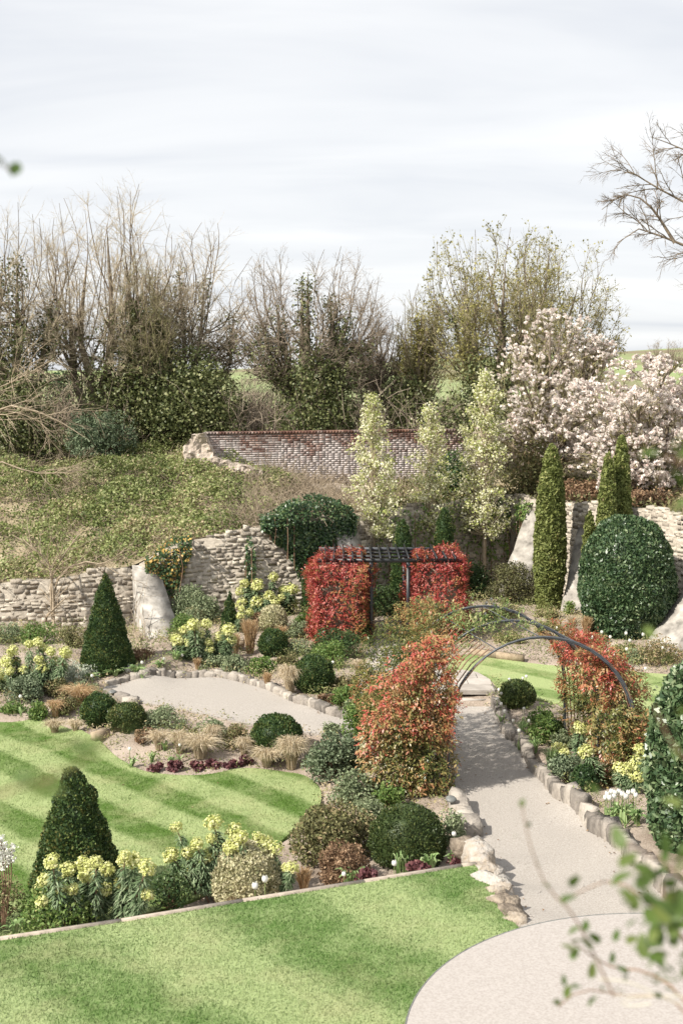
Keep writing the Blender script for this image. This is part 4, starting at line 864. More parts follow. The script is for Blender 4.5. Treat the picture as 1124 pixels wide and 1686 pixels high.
def arch_vine(label, n, th0, th1, thick, ybias, vfun, mat, seed, bulge, fmax=1.):
    f = rng.random(n)**ybias*fmax; f = f if th0 < 1.2 else .13 + .92*f; th = rng.uniform(th0, th1, n) if th0 > 1.2 else rng.random(n)*(.34 + .75*np.clip(f, 0, 1)); low = rng.random(n) < .55
    cx_ = 3.66 - .72*f; y = 21.6 + 3.0*f; sg = -1 if th0 < 1.2 else 1
    X_ = cx_ - 1.7*np.cos(th); Z_ = 1.2 + 1.72*np.sin(th)
    zl = rng.random(n); X_ = np.where(low, cx_ + sg*1.7, X_); Z_ = np.where(low, .05 + 1.35*zl, Z_)
    P = np.stack([X_, y, Z_], -1); nm0 = np.stack([np.where(low, sg, -np.cos(th)), 0*f, np.where(low, 0., np.sin(th))], -1)
    side = rng.random(n); offo = np.where(side < .7, rng.uniform(.25, 1, n)**.6, -rng.random(n)*.16)
    tk = thick*(np.where(low, 1, np.clip(1.15 - np.abs(th - (0 if sg < 0 else math.pi))/1.6, .25, 1)))*(1 + bulge*np.where(low, np.sin(zl*math.pi*.8 + .3), .6))
    P = P + nm0*(offo*tk)[:, None]; P[:, 1] += rng.normal(0, .12, n) + .1*wob(P, 3., seed); P += .10*wob(P, 2.6, seed)[:, None]*nm0
    ends = rng.random(n) < .26; P[ends, 1] = np.where((P[ends, 2] < 1.65) | (th0 < 1.2), 21.5, 21.98) - .12*rng.random(ends.sum()) + .15*wob(P[ends], 3, seed)
    nm = unit(nm0*np.sign(offo)[:, None] + np.where(ends, 1, 0)[:, None]*np.array([0, -2., 0]) + np.array([0, 0, .5]))
    P[:, 2] = np.maximum(P[:, 2], hg(P[:, 0], P[:, 1]) + .02)
    vv = np.clip(vfun(P) + rng.normal(0, .16, n), 0, 1)
    k = 16; ys_ = np.linspace(21.6, 24.6, k); fs = (ys_ - 21.6)/3; st = []
    for yq, fq in zip(ys_, fs):
        tq = np.linspace(th0, th1, 5) if sg < 0 else np.linspace(th1, th0, 5); cxq = 3.66 - .72*fq
        st.append(np.vstack([[cxq + sg*(1.7 + .1*random.random()), yq, 0], np.stack([cxq - 1.7*np.cos(tq), np.full(5, yq) + rng.normal(0, .06, 5), 1.2 + 1.72*np.sin(tq)], -1)]))
    return vine('climbing_vine', label, P, nm, vv, mat, .082, np.array(st))
def al(P):
    red = .34*np.exp(-((P[:, 1] - 21.6)/.8)**2)*np.clip((P[:, 2] - .5)/1.2, 0, 1)
    return .36 + red + .26*wob(P, 1.7, 5.) - .10*np.clip((P[:, 1] - 23)/1.5, 0, 1)
arch_vine('orange and green climbing vine covering the left side of the arch', 40000, .0, 1.0, .62, 1.0, al, 'orange', 4., .35, 1.3)
def ar(P): return .44 + .55*np.clip((P[:, 2] - 1.5)/.5, 0, 1)*np.exp(-((P[:, 1] - 23.0)/1.1)**2) + .24*wob(P, 1.9, 15.)
arch_vine('green and orange vine with a scarlet top on the right side of the arch', 22000, math.pi - .8, math.pi, .5, .9, ar, 'orange', 14., .15)
# thin green shoots over the crown of the arch
n = 2200; f = rng.uniform(.25, 1.05, n); th = rng.uniform(.75, 1.75, n); P = np.stack([3.66 - .72*f - 1.7*np.cos(th), 21.6 + 3*f, 1.24 + 1.74*np.sin(th)], -1) + rng.normal(0, .12, (n, 3))
keep = (wob(P, 2.4, 3.) > -.15 + .35*(th - 1)); vine('climbing_vine', 'sparse pale green shoots trailing over the crown of the arch', P[keep], np.tile([0, 0, 1.], (keep.sum(), 1)), rng.random(keep.sum())*.8, 'vinegreen', .085)
# ---- ivy on the walls
def wall_ivy(label, pxs, n, topz, botz, mat='ivy', ls=.1, out_=.17, name='ivy'):
    s = np.interp(rng.uniform(pxs[0], pxs[-1], n), WP[:, 0], seg); r, t, nn = wall(s); px_ = np.interp(s, seg, WP[:, 0])
    zt, zb = np.interp(px_, pxs, topz), np.interp(px_, pxs, botz); fz = rng.random(n)**.8; z = zb + (zt - zb)*fz + .14*wob(np.stack([s, s*0, fz], -1), 4.) + .08*wob(np.stack([s, s*0, fz], -1), 11.)
    bul = out_*np.sin(np.clip(fz, 0, 1)*math.pi*.8 + .3); o_ = bul*(.6 + .5*wob(np.stack([s, z, z*0], -1), 2.2)) + .05*rng.normal(size=n)
    over = z > r[:, 2] - .05; bk = np.where(over, rng.uniform(-.7, .3, n), 0)
    P = np.stack([r[:, 0] + nn[:, 0]*(o_ + bk + .12), r[:, 1] + nn[:, 1]*(o_ + bk + .12), z], -1)
    c_ = P.mean(0); c_[2] = P[:, 2].min(); root = empty(name, c_); tag(root, label, 'ivy')
    V, F, v = leaves(P - c_, np.column_stack([nn*.8, np.full(n, .6)]), ls, .8, None, .6, .1, .4); obj('foliage', mesh('foliage', V, F, M[mat], v), None, root)
    kk = rng.integers(0, n, 14); E_ = P[kk]; B_ = E_.copy(); B_[:, 2] = np.interp(np.interp(s[kk], seg, WP[:, 0]), pxs, botz) - .1; obj('stems', mesh('stems', *tubes(np.stack([B_, (B_ + E_)/2 + rng.normal(0, .05, E_.shape), E_], 1) - c_, .012, 4)[:2], M['stem']), None, root)
wall_ivy('large mass of dark glossy ivy hanging over the wall behind the red hedge', [428,446,460,475,490,505,520,545,560,580], 15000, [3.32,3.55,3.74,3.9,4.0,4.04,4.04,3.9,3.8,3.35], [3.2,2.85,2.55,2.2,1.75,1.1,.75,.85,2.0,2.9], ls=.075, out_=.09)
wall_ivy('ivy speckled with orange berries on the wall right of the grey buttress', [236,262,285,312], 2200, [2.35,2.65,2.85,2.95], [2.0,1.4,1.25,2.4], 'ivyflower', .085, .16)
wall_ivy('thin strand of ivy climbing the pale rubble wall', [400,405,411,418], 500, [2.5,2.95,2.9,2.3], [.9,.8,.8,1.2], 'ivy', .075, .08)
wall_ivy('scattered ivy on the shadowy wall behind the blossom trees', [610,700,800,842], 1500, [3.5,3.6,3.7,3.6], [1.0,1.4,1.0,1.2], 'green', .09, .1)
wall_ivy('small tuft of ivy on the wall beside the ramp-like buttress', [858,870,880], 500, [3.4,3.6,3.5], [2.6,2.4,2.8], 'green', .09, .12)
# ---- bramble thatch and dry stems over the bank
P, s, d = bank_pt(115000, 0, s_of(470), .0, 13); px_ = np.interp(s, seg, WP[:, 0])
cl = wob(P, .9, 4.) + .75*wob(P, 2.6, 2.) + .35*np.exp(-((px_ - 250)/150)**2) - .8*np.clip((px_ - 330)/80, 0, 1) - .25*np.clip((d - 8)/4, 0, 1)
keep = rng.random(len(P)) < np.clip(.40 + .5*cl, .05, 1); P, d, cl = P[keep], d[keep], cl[keep]
P[:, 2] += .03 + .30*rng.random(len(P))*np.clip(1 + .6*wob(P, 1.4, 7.), .2, 2) + .30*np.clip(cl + .2, 0, 1.2)*np.clip(d, 0, 1); edge_ = d < .5; P[edge_, 2] -= .3*rng.random(edge_.sum()); 
vv = np.clip(.40 + .20*cl + .30*np.clip(wob(P, .55, 9.), 0, 1) + rng.normal(0, .2, len(P)), 0, 1)
V, F, v = leaves(P, np.tile([0, -.4, 1.], (len(P), 1)), .088, .75, vv, .4); tag(obj('brambles', mesh('brambles', V, F, M['bramble'], v)), 'sprawling green brambles covering the bank above the wall', 'undergrowth', kind='stuff')
Pc, sc_, dc_ = bank_pt(105, s_of(-40), s_of(420), .3, 12); Rl = rng.uniform(.25, .75, 105); kk = np.repeat(np.arange(105), (Rl**2*900).astype(int)); q = rdir(len(kk)); q[:, 2] = np.abs(q[:, 2])
P = Pc[kk] + q*(Rl[kk]*rng.uniform(.7, 1.05, len(kk)))[:, None]*np.array([1.25, 1.25, .8]); vv = np.clip(rng.uniform(.15, .75, 105)[kk] + rng.normal(0, .17, len(kk)), 0, 1)
V, F, v = leaves(P, q + np.array([0, -.2, .6]), .085, .75, vv, .45); tag(obj('bramble_mounds', mesh('bramble_mounds', V, F, M['bramble'], v)), 'humped tangles of bramble leaves on the bank', 'undergrowth', kind='stuff')
def arcs(P, n, ln, up, wand, K=5, out=None):
    d_ = rdir(n)*wand + np.array([0, 0, up]); d_ = unit(d_); d_[:, 2] = np.abs(d_[:, 2]); L_ = (ln*rng.uniform(.5, 1.3, n))[:, None]
    pts = [P]; q = P.copy()
    for k in range(K - 1):
        q = q + d_*L_/(K - 1); d_ = unit(d_ + rdir(n)*.22 + np.array([0, 0, -.28])); pts.append(q)
    return np.stack(pts, 1)
parts = []
P, s, d = bank_pt(11500, 0, s_of(700), -.0, 12.5); px_ = np.interp(s, seg, WP[:, 0])
keep = rng.random(len(P)) < np.clip(.34 + .9*np.exp(-((px_ - 430)/75)**2) + .3*wob(P, 1., 6.), .05, 1); P = P[keep]
parts.append(tubes(arcs(P, len(P), .75, .5, .9, 4), np.array([[.008, .0075, .006, .004]]), 3))
P, s, d = bank_pt(3600, s_of(370), s_of(585), .2, 7.5); parts.append(tubes(arcs(P, len(P), .95, .55, .9, 4), np.array([[.009, .008, .007, .005]]), 3))
V, F, v = cat(parts); tag(obj('dry_stems', mesh('dry_stems', V, F, M['palebark'])), 'tangle of dry straw coloured stems on the bank below the brick wall', 'undergrowth', kind='stuff')
P, s, d = bank_pt(14000, s_of(590), s_of(1250), 0, 11); P[:, 2] += .3*rng.random(len(P))**1.5
vv = np.clip(.45 + .4*wob(P, .8, 1.) + rng.normal(0, .2, len(P)), 0, 1); V, F, v = leaves(P, np.tile([0, -.4, 1.], (len(P), 1)), .14, .5, vv, .4); tag(obj('bank_undergrowth', mesh('bank_undergrowth', V, F, M['mixed'], v)), 'brown and green undergrowth on the bank beneath the magnolias', 'undergrowth', kind='stuff')
#PART4
# ---- ornamental grasses
def tuft(name, label, base, R, H, n, mat, wd=.008, arch_=.9, up=1.0, group=None):
    root = empty(name, base); tag(root, label, 'grass', group); K = 6
    a = rng.random(n)*2*math.pi; r0 = R*.22*np.sqrt(rng.random(n)); d_ = np.stack([np.cos(a), np.sin(a)], -1)*(rng.random(n)**.7)[:, None]; b_ = np.column_stack([d_*r0[:, None], np.zeros(n)])
    Hh = H*rng.uniform(.7, 1.12, n); Rr = R*rng.uniform(.6, 1.15, n); t = np.linspace(0, 1, K)
    hz = t**1.7 if arch_ > .5 else t**1.3*.6; vz = (1 - (1 - t)**1.7)*(1 - arch_*.35*t**3*1.2)
    P = b_[:, None] + np.concatenate([d_[:, None]*(Rr[:, None]*hz)[..., None], (Hh[:, None]*vz*(1 - .3*(1 - up)))[..., None]], -1)
    P[:, 1:] += rng.normal(0, .012*H, (n, K - 1, 3)); V, F, v = ribbons(P, wd*np.array([[1, 1, .9, .8, .6, .2]]))
    obj('blades', mesh('blades', V, F, M[mat], v), None, root); return root
def tft(name, label, px, py, hw, h, n, mat, **kw):
    p = G(px, py); k = px2m(p); kw.setdefault('wd', .011); return tuft(name, label, p, hw*k*1.1, h*k*1.12, int(n*1.8), mat, **kw)
gg = 'pale feather grasses in the bed between gravel circle and lawn'
for lab, px, py, hw, h, n in (('pale feather grass clump left of the wide yew ball', 330, 1248, 40, 42, 420), ('wispy straw grass tuft above the purple heucheras, leftmost', 262, 1234, 26, 34, 240), ('straw grass tuft in the middle of the bed by the lawn', 296, 1240, 26, 40, 260),
    ('pale feather grass spilling below the wide yew ball', 440, 1262, 34, 34, 420), ('tall pale feather grass right of the wide yew ball', 480, 1266, 34, 58, 520), ('straw grass tuft right behind the middle straw tuft', 350, 1226, 24, 36, 240), ('small feather grass on the left end of the wide yew ball', 402, 1246, 22, 36, 260)):
    tft('feather_grass', lab, px, py, hw, h, n, 'straw', group=gg)
tft('feather_grass', 'pale fountain grass beside the yew ball on the far edge of the gravel circle', 478, 1144, 27, 52, 620, 'straw')
tft('feather_grass', 'drooping straw grass tuft on the lawn edge at the far left', 90, 1208, 22, 26, 240, 'straw')
tft('feather_grass', 'brown grass tuft on the left bed beside the small bright green bush', 92, 1180, 22, 30, 200, 'tan')
tft('feather_grass', 'small brown grass tuft below the left yew ball', 125, 1205, 18, 22, 180, 'straw')
tft('reed_grass', 'upright tan reed grass left of the yew ball behind the gravel circle', 412, 1076, 26, 50, 420, 'tan', arch_=.2)
tft('reed_grass', 'short tan reed grass beside the middle euphorbia', 388, 1080, 14, 34, 200, 'tan', arch_=.2)
tft('reed_grass', 'dry reed grass clump under the cream variegated ball', 462, 1058, 18, 26, 160, 'tan', arch_=.3)
tft('reed_grass', 'dry upright grass stubble in the bed before the laurel dome', 965, 1052, 18, 34, 260, 'tan', arch_=.15)
tft('reed_grass', 'dry upright grass stubble beside the rough buttress foot', 942, 1046, 14, 28, 200, 'straw', arch_=.15)
tft('reed_grass', 'low dry grass clump in the bed right of the right red hedge', 800, 1022, 18, 20, 160, 'tan', arch_=.3)
tft('feather_grass', 'straw coloured grass by the pergola path', 590, 1108, 20, 24, 220, 'straw')
tft('feather_grass', 'straw grass clump right of the far yew ball', 590, 1082, 22, 24, 220, 'straw')
tft('reed_grass', 'reddish dry perennial clump between euphorbia and gravel edging stones', 325, 1102, 13, 18, 120, 'tan', arch_=.4)
tft('reed_grass', 'reddish dry perennial clump beside the fountain grass', 440, 1134, 14, 26, 140, 'tan', arch_=.4)
tft('reed_grass', 'pale cut stubble in front of the variegated dome', 386, 1500, 22, 26, 70, 'straw', arch_=.1, wd=.02)
tft('reed_grass', 'bare brown stubble right of the variegated dome', 500, 1470, 26, 38, 120, 'tan', arch_=.15, wd=.012)
tft('reed_grass', 'feathery tan perennial on the dry slope in front of the yew balls', 132, 1160, 34, 32, 320, 'tan', arch_=.6)
# ---- strap leaved bulbs
def strap(label, px, py, hw, h, n, mat='strap', wd=.035, name='bulb_clump', group=None, z=None):
    p = G(px, py) if z is None else onz(px, py, z); k = px2m(p); o = tuft(name, label, p, hw*k, h*k, n, mat, wd, .75, group=group); o['category'] = 'plant'
for lab, px, py in (('strappy green bulb clump in the bed below the left yew ball', 133, 1196), ('grey-green bulb leaves beside the timber post end', 218, 1262), ('strappy bulb clump above the first purple heuchera', 250, 1256), ('light green bulb clump at the centre of the lawn bed', 283, 1262), ('green bulb leaves under the feather grass in the lawn bed', 272, 1236)):
    strap(lab, px, py, 13, 20, 16)
strap('tall narrow daffodil leaves in front of the yew dome', 655, 1448, 16, 62, 10, wd=.03, z=-.05)
strap('upright clump of iris-like leaves in front of the yew dome', 668, 1442, 20, 52, 22, wd=.035, z=-.05)
strap('broad pale tulip leaves along the raised lawn edge left of the yew dome', 580, 1462, 30, 38, 22, wd=.06, z=-.05)
strap('broad pale tulip leaves at the raised lawn edge right of the yew dome', 706, 1438, 22, 40, 22, wd=.06, z=-.02)
strap('green bulb leaves by the boulders at the lawn corner', 745, 1430, 18, 36, 16, wd=.05, z=.05)
strap('grey green bulb leaves at the front left edging corner', 25, 1535, 24, 28, 16, wd=.05, z=.1)
for lab, px, py in (('drift of green bulb leaves left of the gravel circle stones', 190, 1112), ('drift of green bulb leaves behind the circle stones below the buttress', 225, 1108), ('bulb leaves behind the circle stones in front of the buttress', 262, 1100), ('bulb leaves behind the middle circle stones', 290, 1096), ('bulb leaves beside the silver plant', 150, 1120)):
    strap(lab, px, py, 22, 16, 34, wd=.04)
strap('narrow grass-like leaves arching over the kerb under the arch', 860, 1215, 18, 34, 60, wd=.014); strap('narrow grass-like leaves along the kerb near the yellow euphorbia', 905, 1268, 24, 44, 90, wd=.014)
strap('green bulb leaves at the kerb beside the little yew ball', 880, 1240, 18, 30, 60, wd=.014)
strap('broad green tulip leaves massed behind the kerb near the right edge', 1020, 1352, 34, 34, 60, wd=.05); strap('green bulb leaves beside the tulip clump at the right edge', 1048, 1356, 20, 30, 34, wd=.05)
# ---- heucheras
for k, (px, py) in enumerate(((255,1272),(287,1270),(322,1268),(352,1266),(378,1264),(404,1262))):
    shr('heuchera', ORD[k] + ' purple heuchera from the left in the row along the lawn edge', px, py, 15, 15, 'purple', ls=.06, n=420, lumps=12, asp=.9, cat_='plant')
    bpy.data.objects[[o.name for o in COL.objects if o.name.startswith('heuchera')][-1]]['group'] = 'purple heucheras along the lawn'
for px, py, lab in ((600, 1452, 'dark red heuchera among tulip leaves left of the yew dome'), (690, 1440, 'dark red heuchera in front of the yew dome'), (752, 1424, 'dark red heuchera beside the boulder at the lawn corner')):
    p = onz(px, py, .1); shrub('heuchera', lab, p, .2, .2, 'purple', .06, 420, 12, .9, cat_='plant')
# ---- euphorbias: stem > leaves, flower_head
def eu_proto(k):
    r = np.random.default_rng(k); K = 6; t = np.linspace(0, 1, K); b = r.normal(0, .06, 2)
    P = np.stack([b[0]*t**2, b[1]*t**2, t*.92], -1)
    st = mesh('stem', *tubes(P[None], np.linspace(.014, .010, K)[None], 5)[:2], M['stem'])
    n = 230; tt_ = .18 + .72*r.random(n)**.8; an_ = r.random(n)*2*math.pi; c_ = np.stack([np.interp(tt_, t, P[:, 0]), np.interp(tt_, t, P[:, 1]), tt_*.92], -1)
    d_ = np.stack([np.cos(an_), np.sin(an_), r.uniform(-.5, .35, n)], -1); d_ = unit(d_); L_ = .16*np.clip(1.15 - np.abs(tt_ - .62), .4, 1.1)[:, None]; s_ = unit(np.cross(d_, [0, 0, 1.]))*.014
    V = np.stack([c_, c_ + d_*L_*.5 + s_, c_ + d_*L_ - np.array([0, 0, .03]), c_ + d_*L_*.5 - s_], 1).reshape(-1, 3); F = np.arange(4*n).reshape(n, 4)
    lf = mesh('leaves', V, F, M['euleaf'], np.repeat(r.random(n), 4))
    n = 240; q = unit(r.normal(size=(n, 3))); hx, hz = r.uniform(.11, .14), r.uniform(.10, .15)
    C = P[-1] + np.array([0, 0, .02]) + q*np.array([hx, hx, hz])*(.55 + .5*r.random(n))[:, None]
    V, F, v = leaves(C, q + np.array([0, 0, .5]), .04, .95, None, .6, .1); fh = mesh('flower_head', V, F, M['euflower'], v)
    V = tubes(np.stack([np.tile(P[-2], (14, 1)), np.tile(P[-1], (14, 1)), P[-1] + q[:14]*np.array([hx, hx, hz])*.8], 1), .004, 3)
    return st, lf, fh
EU = [eu_proto(k + 40) for k in range(8)]
def euphorbia(label, base, stems, spread=0.25):
    root = empty('euphorbia', base); tag(root, label, 'euphorbia')
    for (dx, dy, h, hs) in stems:
        st, lf, fh = random.choice(EU); a = random.uniform(0, 6.28); tl = random.uniform(.0, .25)
        o = bpy.data.objects.new('stem', st); COL.objects.link(o); o.parent = root; o.location = (dx*.6, dy*.6, -.05)
        d_ = math.atan2(dy, dx); tilt = min(.5, math.hypot(dx, dy)*.4/max(h, .3))
        o.rotation_euler = (Matrix.Rotation(tilt, 3, Vector((-math.sin(d_), math.cos(d_), 0))) @ Matrix.Rotation(a, 3, 'Z')).to_euler(); o.scale = (hs, hs, h)
        for nm_, m_ in (('leaves', lf), ('flower_head', fh)):
            c_ = bpy.data.objects.new(nm_, m_); COL.objects.link(c_); c_.parent = o
            if nm_ == 'flower_head': c_.scale = (1, 1, hs/h); c_.location.z = .94*(1 - hs/h)
    return root
def eu_px(label, pxb, pyb, heads, z=None, hs=1.0):
    """heads: picture places of the flower heads -> stems from a common foot"""
    b = G(pxb, pyb) if z is None else onz(pxb, pyb, z); st = []
    for (u, w) in heads:
        Yh = b[1] + random.uniform(-.25, .35); p = at(u, w, Yh); h = max(.35, p[2] - b[2] + .0); st.append((p[0] - b[0], Yh - b[1], h, hs*random.uniform(.68, 1.22)))
    return euphorbia(label, b, st)
eu_px('yellow euphorbia clump before the large yew cone at the raised lawn edge', 150, 1535, [(82,1400),(104,1418),(127,1412),(58,1448),(76,1432),(70,1468),(104,1452),(122,1450),(160,1402),(150,1424),(172,1418),(170,1452),(214,1392),(226,1404),(240,1410),(204,1404),(240,1452),(210,1440),(54,1470),(90,1468)], z=-.2, hs=1.0)
eu_px('yellow euphorbia arching behind the variegated dome', 400, 1480, [(288,1342),(274,1382),(356,1338),(344,1366),(322,1372),(380,1354),(402,1362),(424,1366),(446,1374),(462,1382),(330,1398),(312,1408),(368,1384),(476,1412),(492,1412),(306,1390),(392,1376),(436,1384)], z=-.25, hs=1.0)
eu_px('broad yellow euphorbia clump in front of the low stone wall at the left', 62, 1142, [(10,1096),(28,1080),(44,1052),(68,1060),(70,1048),(88,1080),(68,1092),(24,1060),(8,1078),(100,1086),(60,1104),(80,1100),(46,1094),(108,1062),(90,1064),(62,1076),(36,1104),(16,1112)], hs=1.15)
eu_px('second yellow euphorbia clump cut off by the left edge', 0, 1135, [(0,1108),(12,1122),(-12,1096),(-20,1115),(6,1100)], hs=1.15)
eu_px('round-headed yellow euphorbia right of the grey buttress', 330, 1088, [(282,1042),(298,1046),(310,1028),(322,1020),(346,1020),(334,1036),(356,1040),(362,1052),(316,1052),(342,1052),(298,1060),(330,1062),(368,1030),(388,1028),(388,1042),(350,1062)], hs=1.35)
eu_px('tall yellow euphorbia clump against the wall below the ivy', 440, 1012, [(404,952),(420,956),(448,942),(416,972),(440,974),(462,962),(480,960),(470,978),(484,982),(428,984),(402,982),(492,988),(396,964),(456,982),(412,994)], hs=1.5)
eu_px('small yellow euphorbia left of the small yew cone', 400, 1040, [(398,996),(410,1002),(392,1008)], hs=1.0)
eu_px('pale yellow euphorbia on the bed below the right vine', 935, 1262, [(922,1232),(932,1240),(956,1190),(928,1252)], hs=1.0)
eu_px('pale yellow euphorbia beside the glossy right-edge shrub', 1030, 1300, [(1070,1196),(1050,1224),(1060,1230),(1030,1252),(1020,1260),(1044,1246),(1048,1268),(970,1222),(1036,1258)], hs=1.05)
# silver spiky plant and white flowers
shr('silver_plant', 'silvery white leafy plant at the foot of the tall yew cone', 118, 1132, 20, 42, 'silver', ls=.075, n=1500, cat_='plant', asp=.3, droop=-.6)
shr('silver_plant', 'smaller silvery plant right at the foot of the tall yew cone', 146, 1120, 13, 28, 'silver', ls=.075, n=700, cat_='plant', asp=.3, droop=-.6)
shr('candytuft', 'flat patch of white flowers below the tall yew cone', 215, 1106, 16, 9, 'white', ls=.05, n=260, lumps=10, cat_='plant', asp=.9)
p = onz(4, 1528, -.2); r_ = empty('white_lavender', p); tag(r_, 'white flower spikes on brown stalks at the left edge of the raised lawn', 'plant')
E_ = np.array([at(u, w, p[1]) - p for u, w in ((2,1382),(8,1392),(14,1404),(20,1396),(4,1410),(-4,1390))]); 
for e_ in E_:
    obj('stem', mesh('stem', *tubes(np.stack([e_*np.array([.2, .2, 0]), e_*.55 + np.array([.05, 0, 0]), e_])[None], .008, 4)[:2], M['stem']), None, r_)
    V, F, v = leaves(e_ + np.column_stack([rng.normal(0, .022, (90, 2)), rng.uniform(-.2, .06, 90)]), rdir(90), .04, .8); obj('flower_spike', mesh('flower_spike', V, F, M['white'], v), None, r_)
# ---- white tulips
def tulip_meshes():
    th = np.arange(10)*2*math.pi/10; prof = [(.006, 0), (.026, .012), (.034, .035), (.032, .058), (.02, .075)]
    V = np.array([[r*math.cos(a_)*(1 + .08*math.cos(3*a_)), r*math.sin(a_)*(1 + .08*math.cos(3*a_)), z + (.008*math.cos(3*a_) if k == 4 else 0)] for k, (r, z) in enumerate(prof) for a_ in th])
    i_ = np.arange(50).reshape(5, 10); j_ = np.roll(i_, -1, 1); F = np.stack([i_[:-1], j_[:-1], j_[1:], i_[1:]], -1).reshape(-1, 4)
    fl = mesh('flower', V, F, M['white'], np.full(50, .7)); st = mesh('stem', *tubes(np.array([[[0, 0, -.03], [.004, 0, .2], [0, 0, .4]]]), .006, 5)[:2], M['greenstem'])
    a_ = 0.; lf = []
    for k in range(3):
        t = np.linspace(0, 1, 6); a_ = k*2.2; d_ = np.array([math.cos(a_), math.sin(a_), 0]); s_ = np.array([-math.sin(a_), math.cos(a_), 0]); P = d_*(.14*t**1.5)[:, None] + np.array([0, 0, 1.])*(.26*t - .08*t**3)[:, None]
        wd_ = .055*np.sin(np.clip(t*.93 + .07, 0, 1)*math.pi)**.7; V = np.stack([P - s_*wd_[:, None]/2, P + [0, 0, -.008], P + s_*wd_[:, None]/2], 1).reshape(-1, 3)
        F = np.array([[3*i + j, 3*i + j + 1, 3*i + j + 4, 3*i + j + 3] for i in range(5) for j in range(2)]); lf.append(mesh('leaf', V, F, M['strap'], np.full(len(V), .45 + .15*k)))
    return fl, st, lf
TF, TS, TL = tulip_meshes()
def tulip(px, py, label, group, sc=1.0, Y=None, z=None):
    """flower head at px,py; the foot stands on the ground beneath"""
    hgt = .44*sc; p = onz(px, py, hgt + (.1 if z is None else z))
    for _ in range(6): p = onz(px, py, (float(hg(p[0], p[1])) if z is None else z) + hgt)
    r = empty('tulip', (p[0], p[1], p[2] - hgt), random.uniform(0, 6)); r.scale = (sc,)*3; tag(r, label, 'tulip', group)
    for nm_, m_ in [('stem', TS), ('flower', TF)] + [('leaf', q) for q in TL]:
        o = bpy.data.objects.new(nm_, m_); COL.objects.link(o); o.parent = r
        if nm_ == 'flower': o.location.z = .39; o.scale = (1.05,)*3
for grp, lab, sc, pts in (('tulips beside the near kerb', 'white tulip in the dense clump behind the near kerb', 1.15, [(999,1306),(1006,1302),(1012,1304),(1018,1302),(1024,1306),(1010,1310),(1003,1312),(1034,1304),(1042,1302),(1030,1310),(1046,1308),(996,1312)]),
    ('tulips under the arch', 'white tulip beside the path under the arch', .9, [(838,1118),(860,1116),(866,1113),(821,1135),(825,1141),(824,1158),(862,1166),(870,1186),(854,1202),(844,1186),(1010-180,1170),(818,1150)]),
    ('tulips in the dry bed', 'white tulip dotted about the dry bed before the laurel dome', 1.1, [(990,1040),(1004,1048),(1000,1069),(1031,1068),(1058,1044),(1030,1042),(1010,1078),(1036,1054),(917,1033),(1090,1066),(974,1048),(1062,1100)]),
    ('tulips by the red hedge', 'white tulip in the bed right of the right red hedge', 1.1, [(800,992),(808,986),(812,994),(803,1000),(816,1002),(798,1010),(822,1018),(776,984),(770,990)]),
    ('tulips behind the pergola', 'white tulip seen through the pergola opening', 1.2, [(638,964),(645,962),(650,965),(628,974),(633,968)]),
    ('tulips on the left slope', 'white tulip on the slope left of the gravel circle', 1.0, [(292,1076),(152,1112),(34,1146),(300,1078),(196,1094),(234,1090),(330,1080),(270,1084)]),
    ('tulips in the lawn bed', 'white tulip in the bed along the lawn', .9, [(296,1226),(214,1232)])):
    for k_, (u, w) in enumerate(sorted(pts)): tulip(u, w, ORD[k_] + ' from the left, ' + lab, grp, sc*random.uniform(.9, 1.1))
tulip(420, 1457, 'white tulip in front of the variegated dome, left of two', 'tulips at the variegated dome', 1.25, z=-.05); tulip(436, 1446, 'white tulip bud in front of the variegated dome, right of two', 'tulips at the variegated dome', 1.25, z=-.02)
tulip(649, 1420, 'lone white tulip in front of the yew dome', None, 1.1, z=.0); tulip(747, 1372, 'lone white tulip beside the path boulders', None, 1.0, z=.0)
tulip(566, 1438, 'white tulip left of the tulip leaves at the raised lawn edge', None, .9, z=-.05)
tulip(548, 1090, 'lone white tulip by the pergola path', None, 1.0)
# ---- low sprigs strewn over the beds
n = 76000; x = rng.uniform(-10.5, 13.5, n); y = rng.uniform(19, 40, n); z = hg(x, y); u, w = proj(np.stack([x, y, z], -1))
wy = np.interp(x, WX[:12, 0], WX[:12, 1]); wxr = np.interp(y, WX[:11:-1, 1], WX[:11:-1, 0])
ok = ~(inside(LAWN, x, y) | inside(PATH, x, y) | inside(RLAWN, x, y) | inside(GRAV, x, y) | inside(LAND, x, y)) & (u > -60) & (u < 1480) & (w < 1500) & (y < wy - .3) & (x < wxr - .3)
P = np.stack([x, y, z], -1); dn = wob(P, 1.5, 3.) + .7*wob(P, 4.5, 8.); ok &= rng.random(n) < np.clip(.40 + .6*dn, .05, 1); P = P[ok]; dn = dn[ok]; k = np.repeat(np.arange(len(P)), 3)
Q = P[k] + np.column_stack([rng.normal(0, .05, (len(k), 2)), .02 + .17*rng.random(len(k))*np.clip(1 + 1.3*dn[k], .25, 2.4)]); vv = np.clip(.5 + .45*wob(P, .7, 5.)[k] + rng.normal(0, .2, len(k)), 0, 1)
V, F, v = leaves(Q, np.tile([0, -.2, 1.], (len(k), 1)), .065, .35, vv, .25); tag(obj('bed_sprigs', mesh('bed_sprigs', V, F, M['mulchleaf'], v)), 'sparse low sprigs and dead leaves scattered over the planting beds', 'undergrowth', kind='stuff')
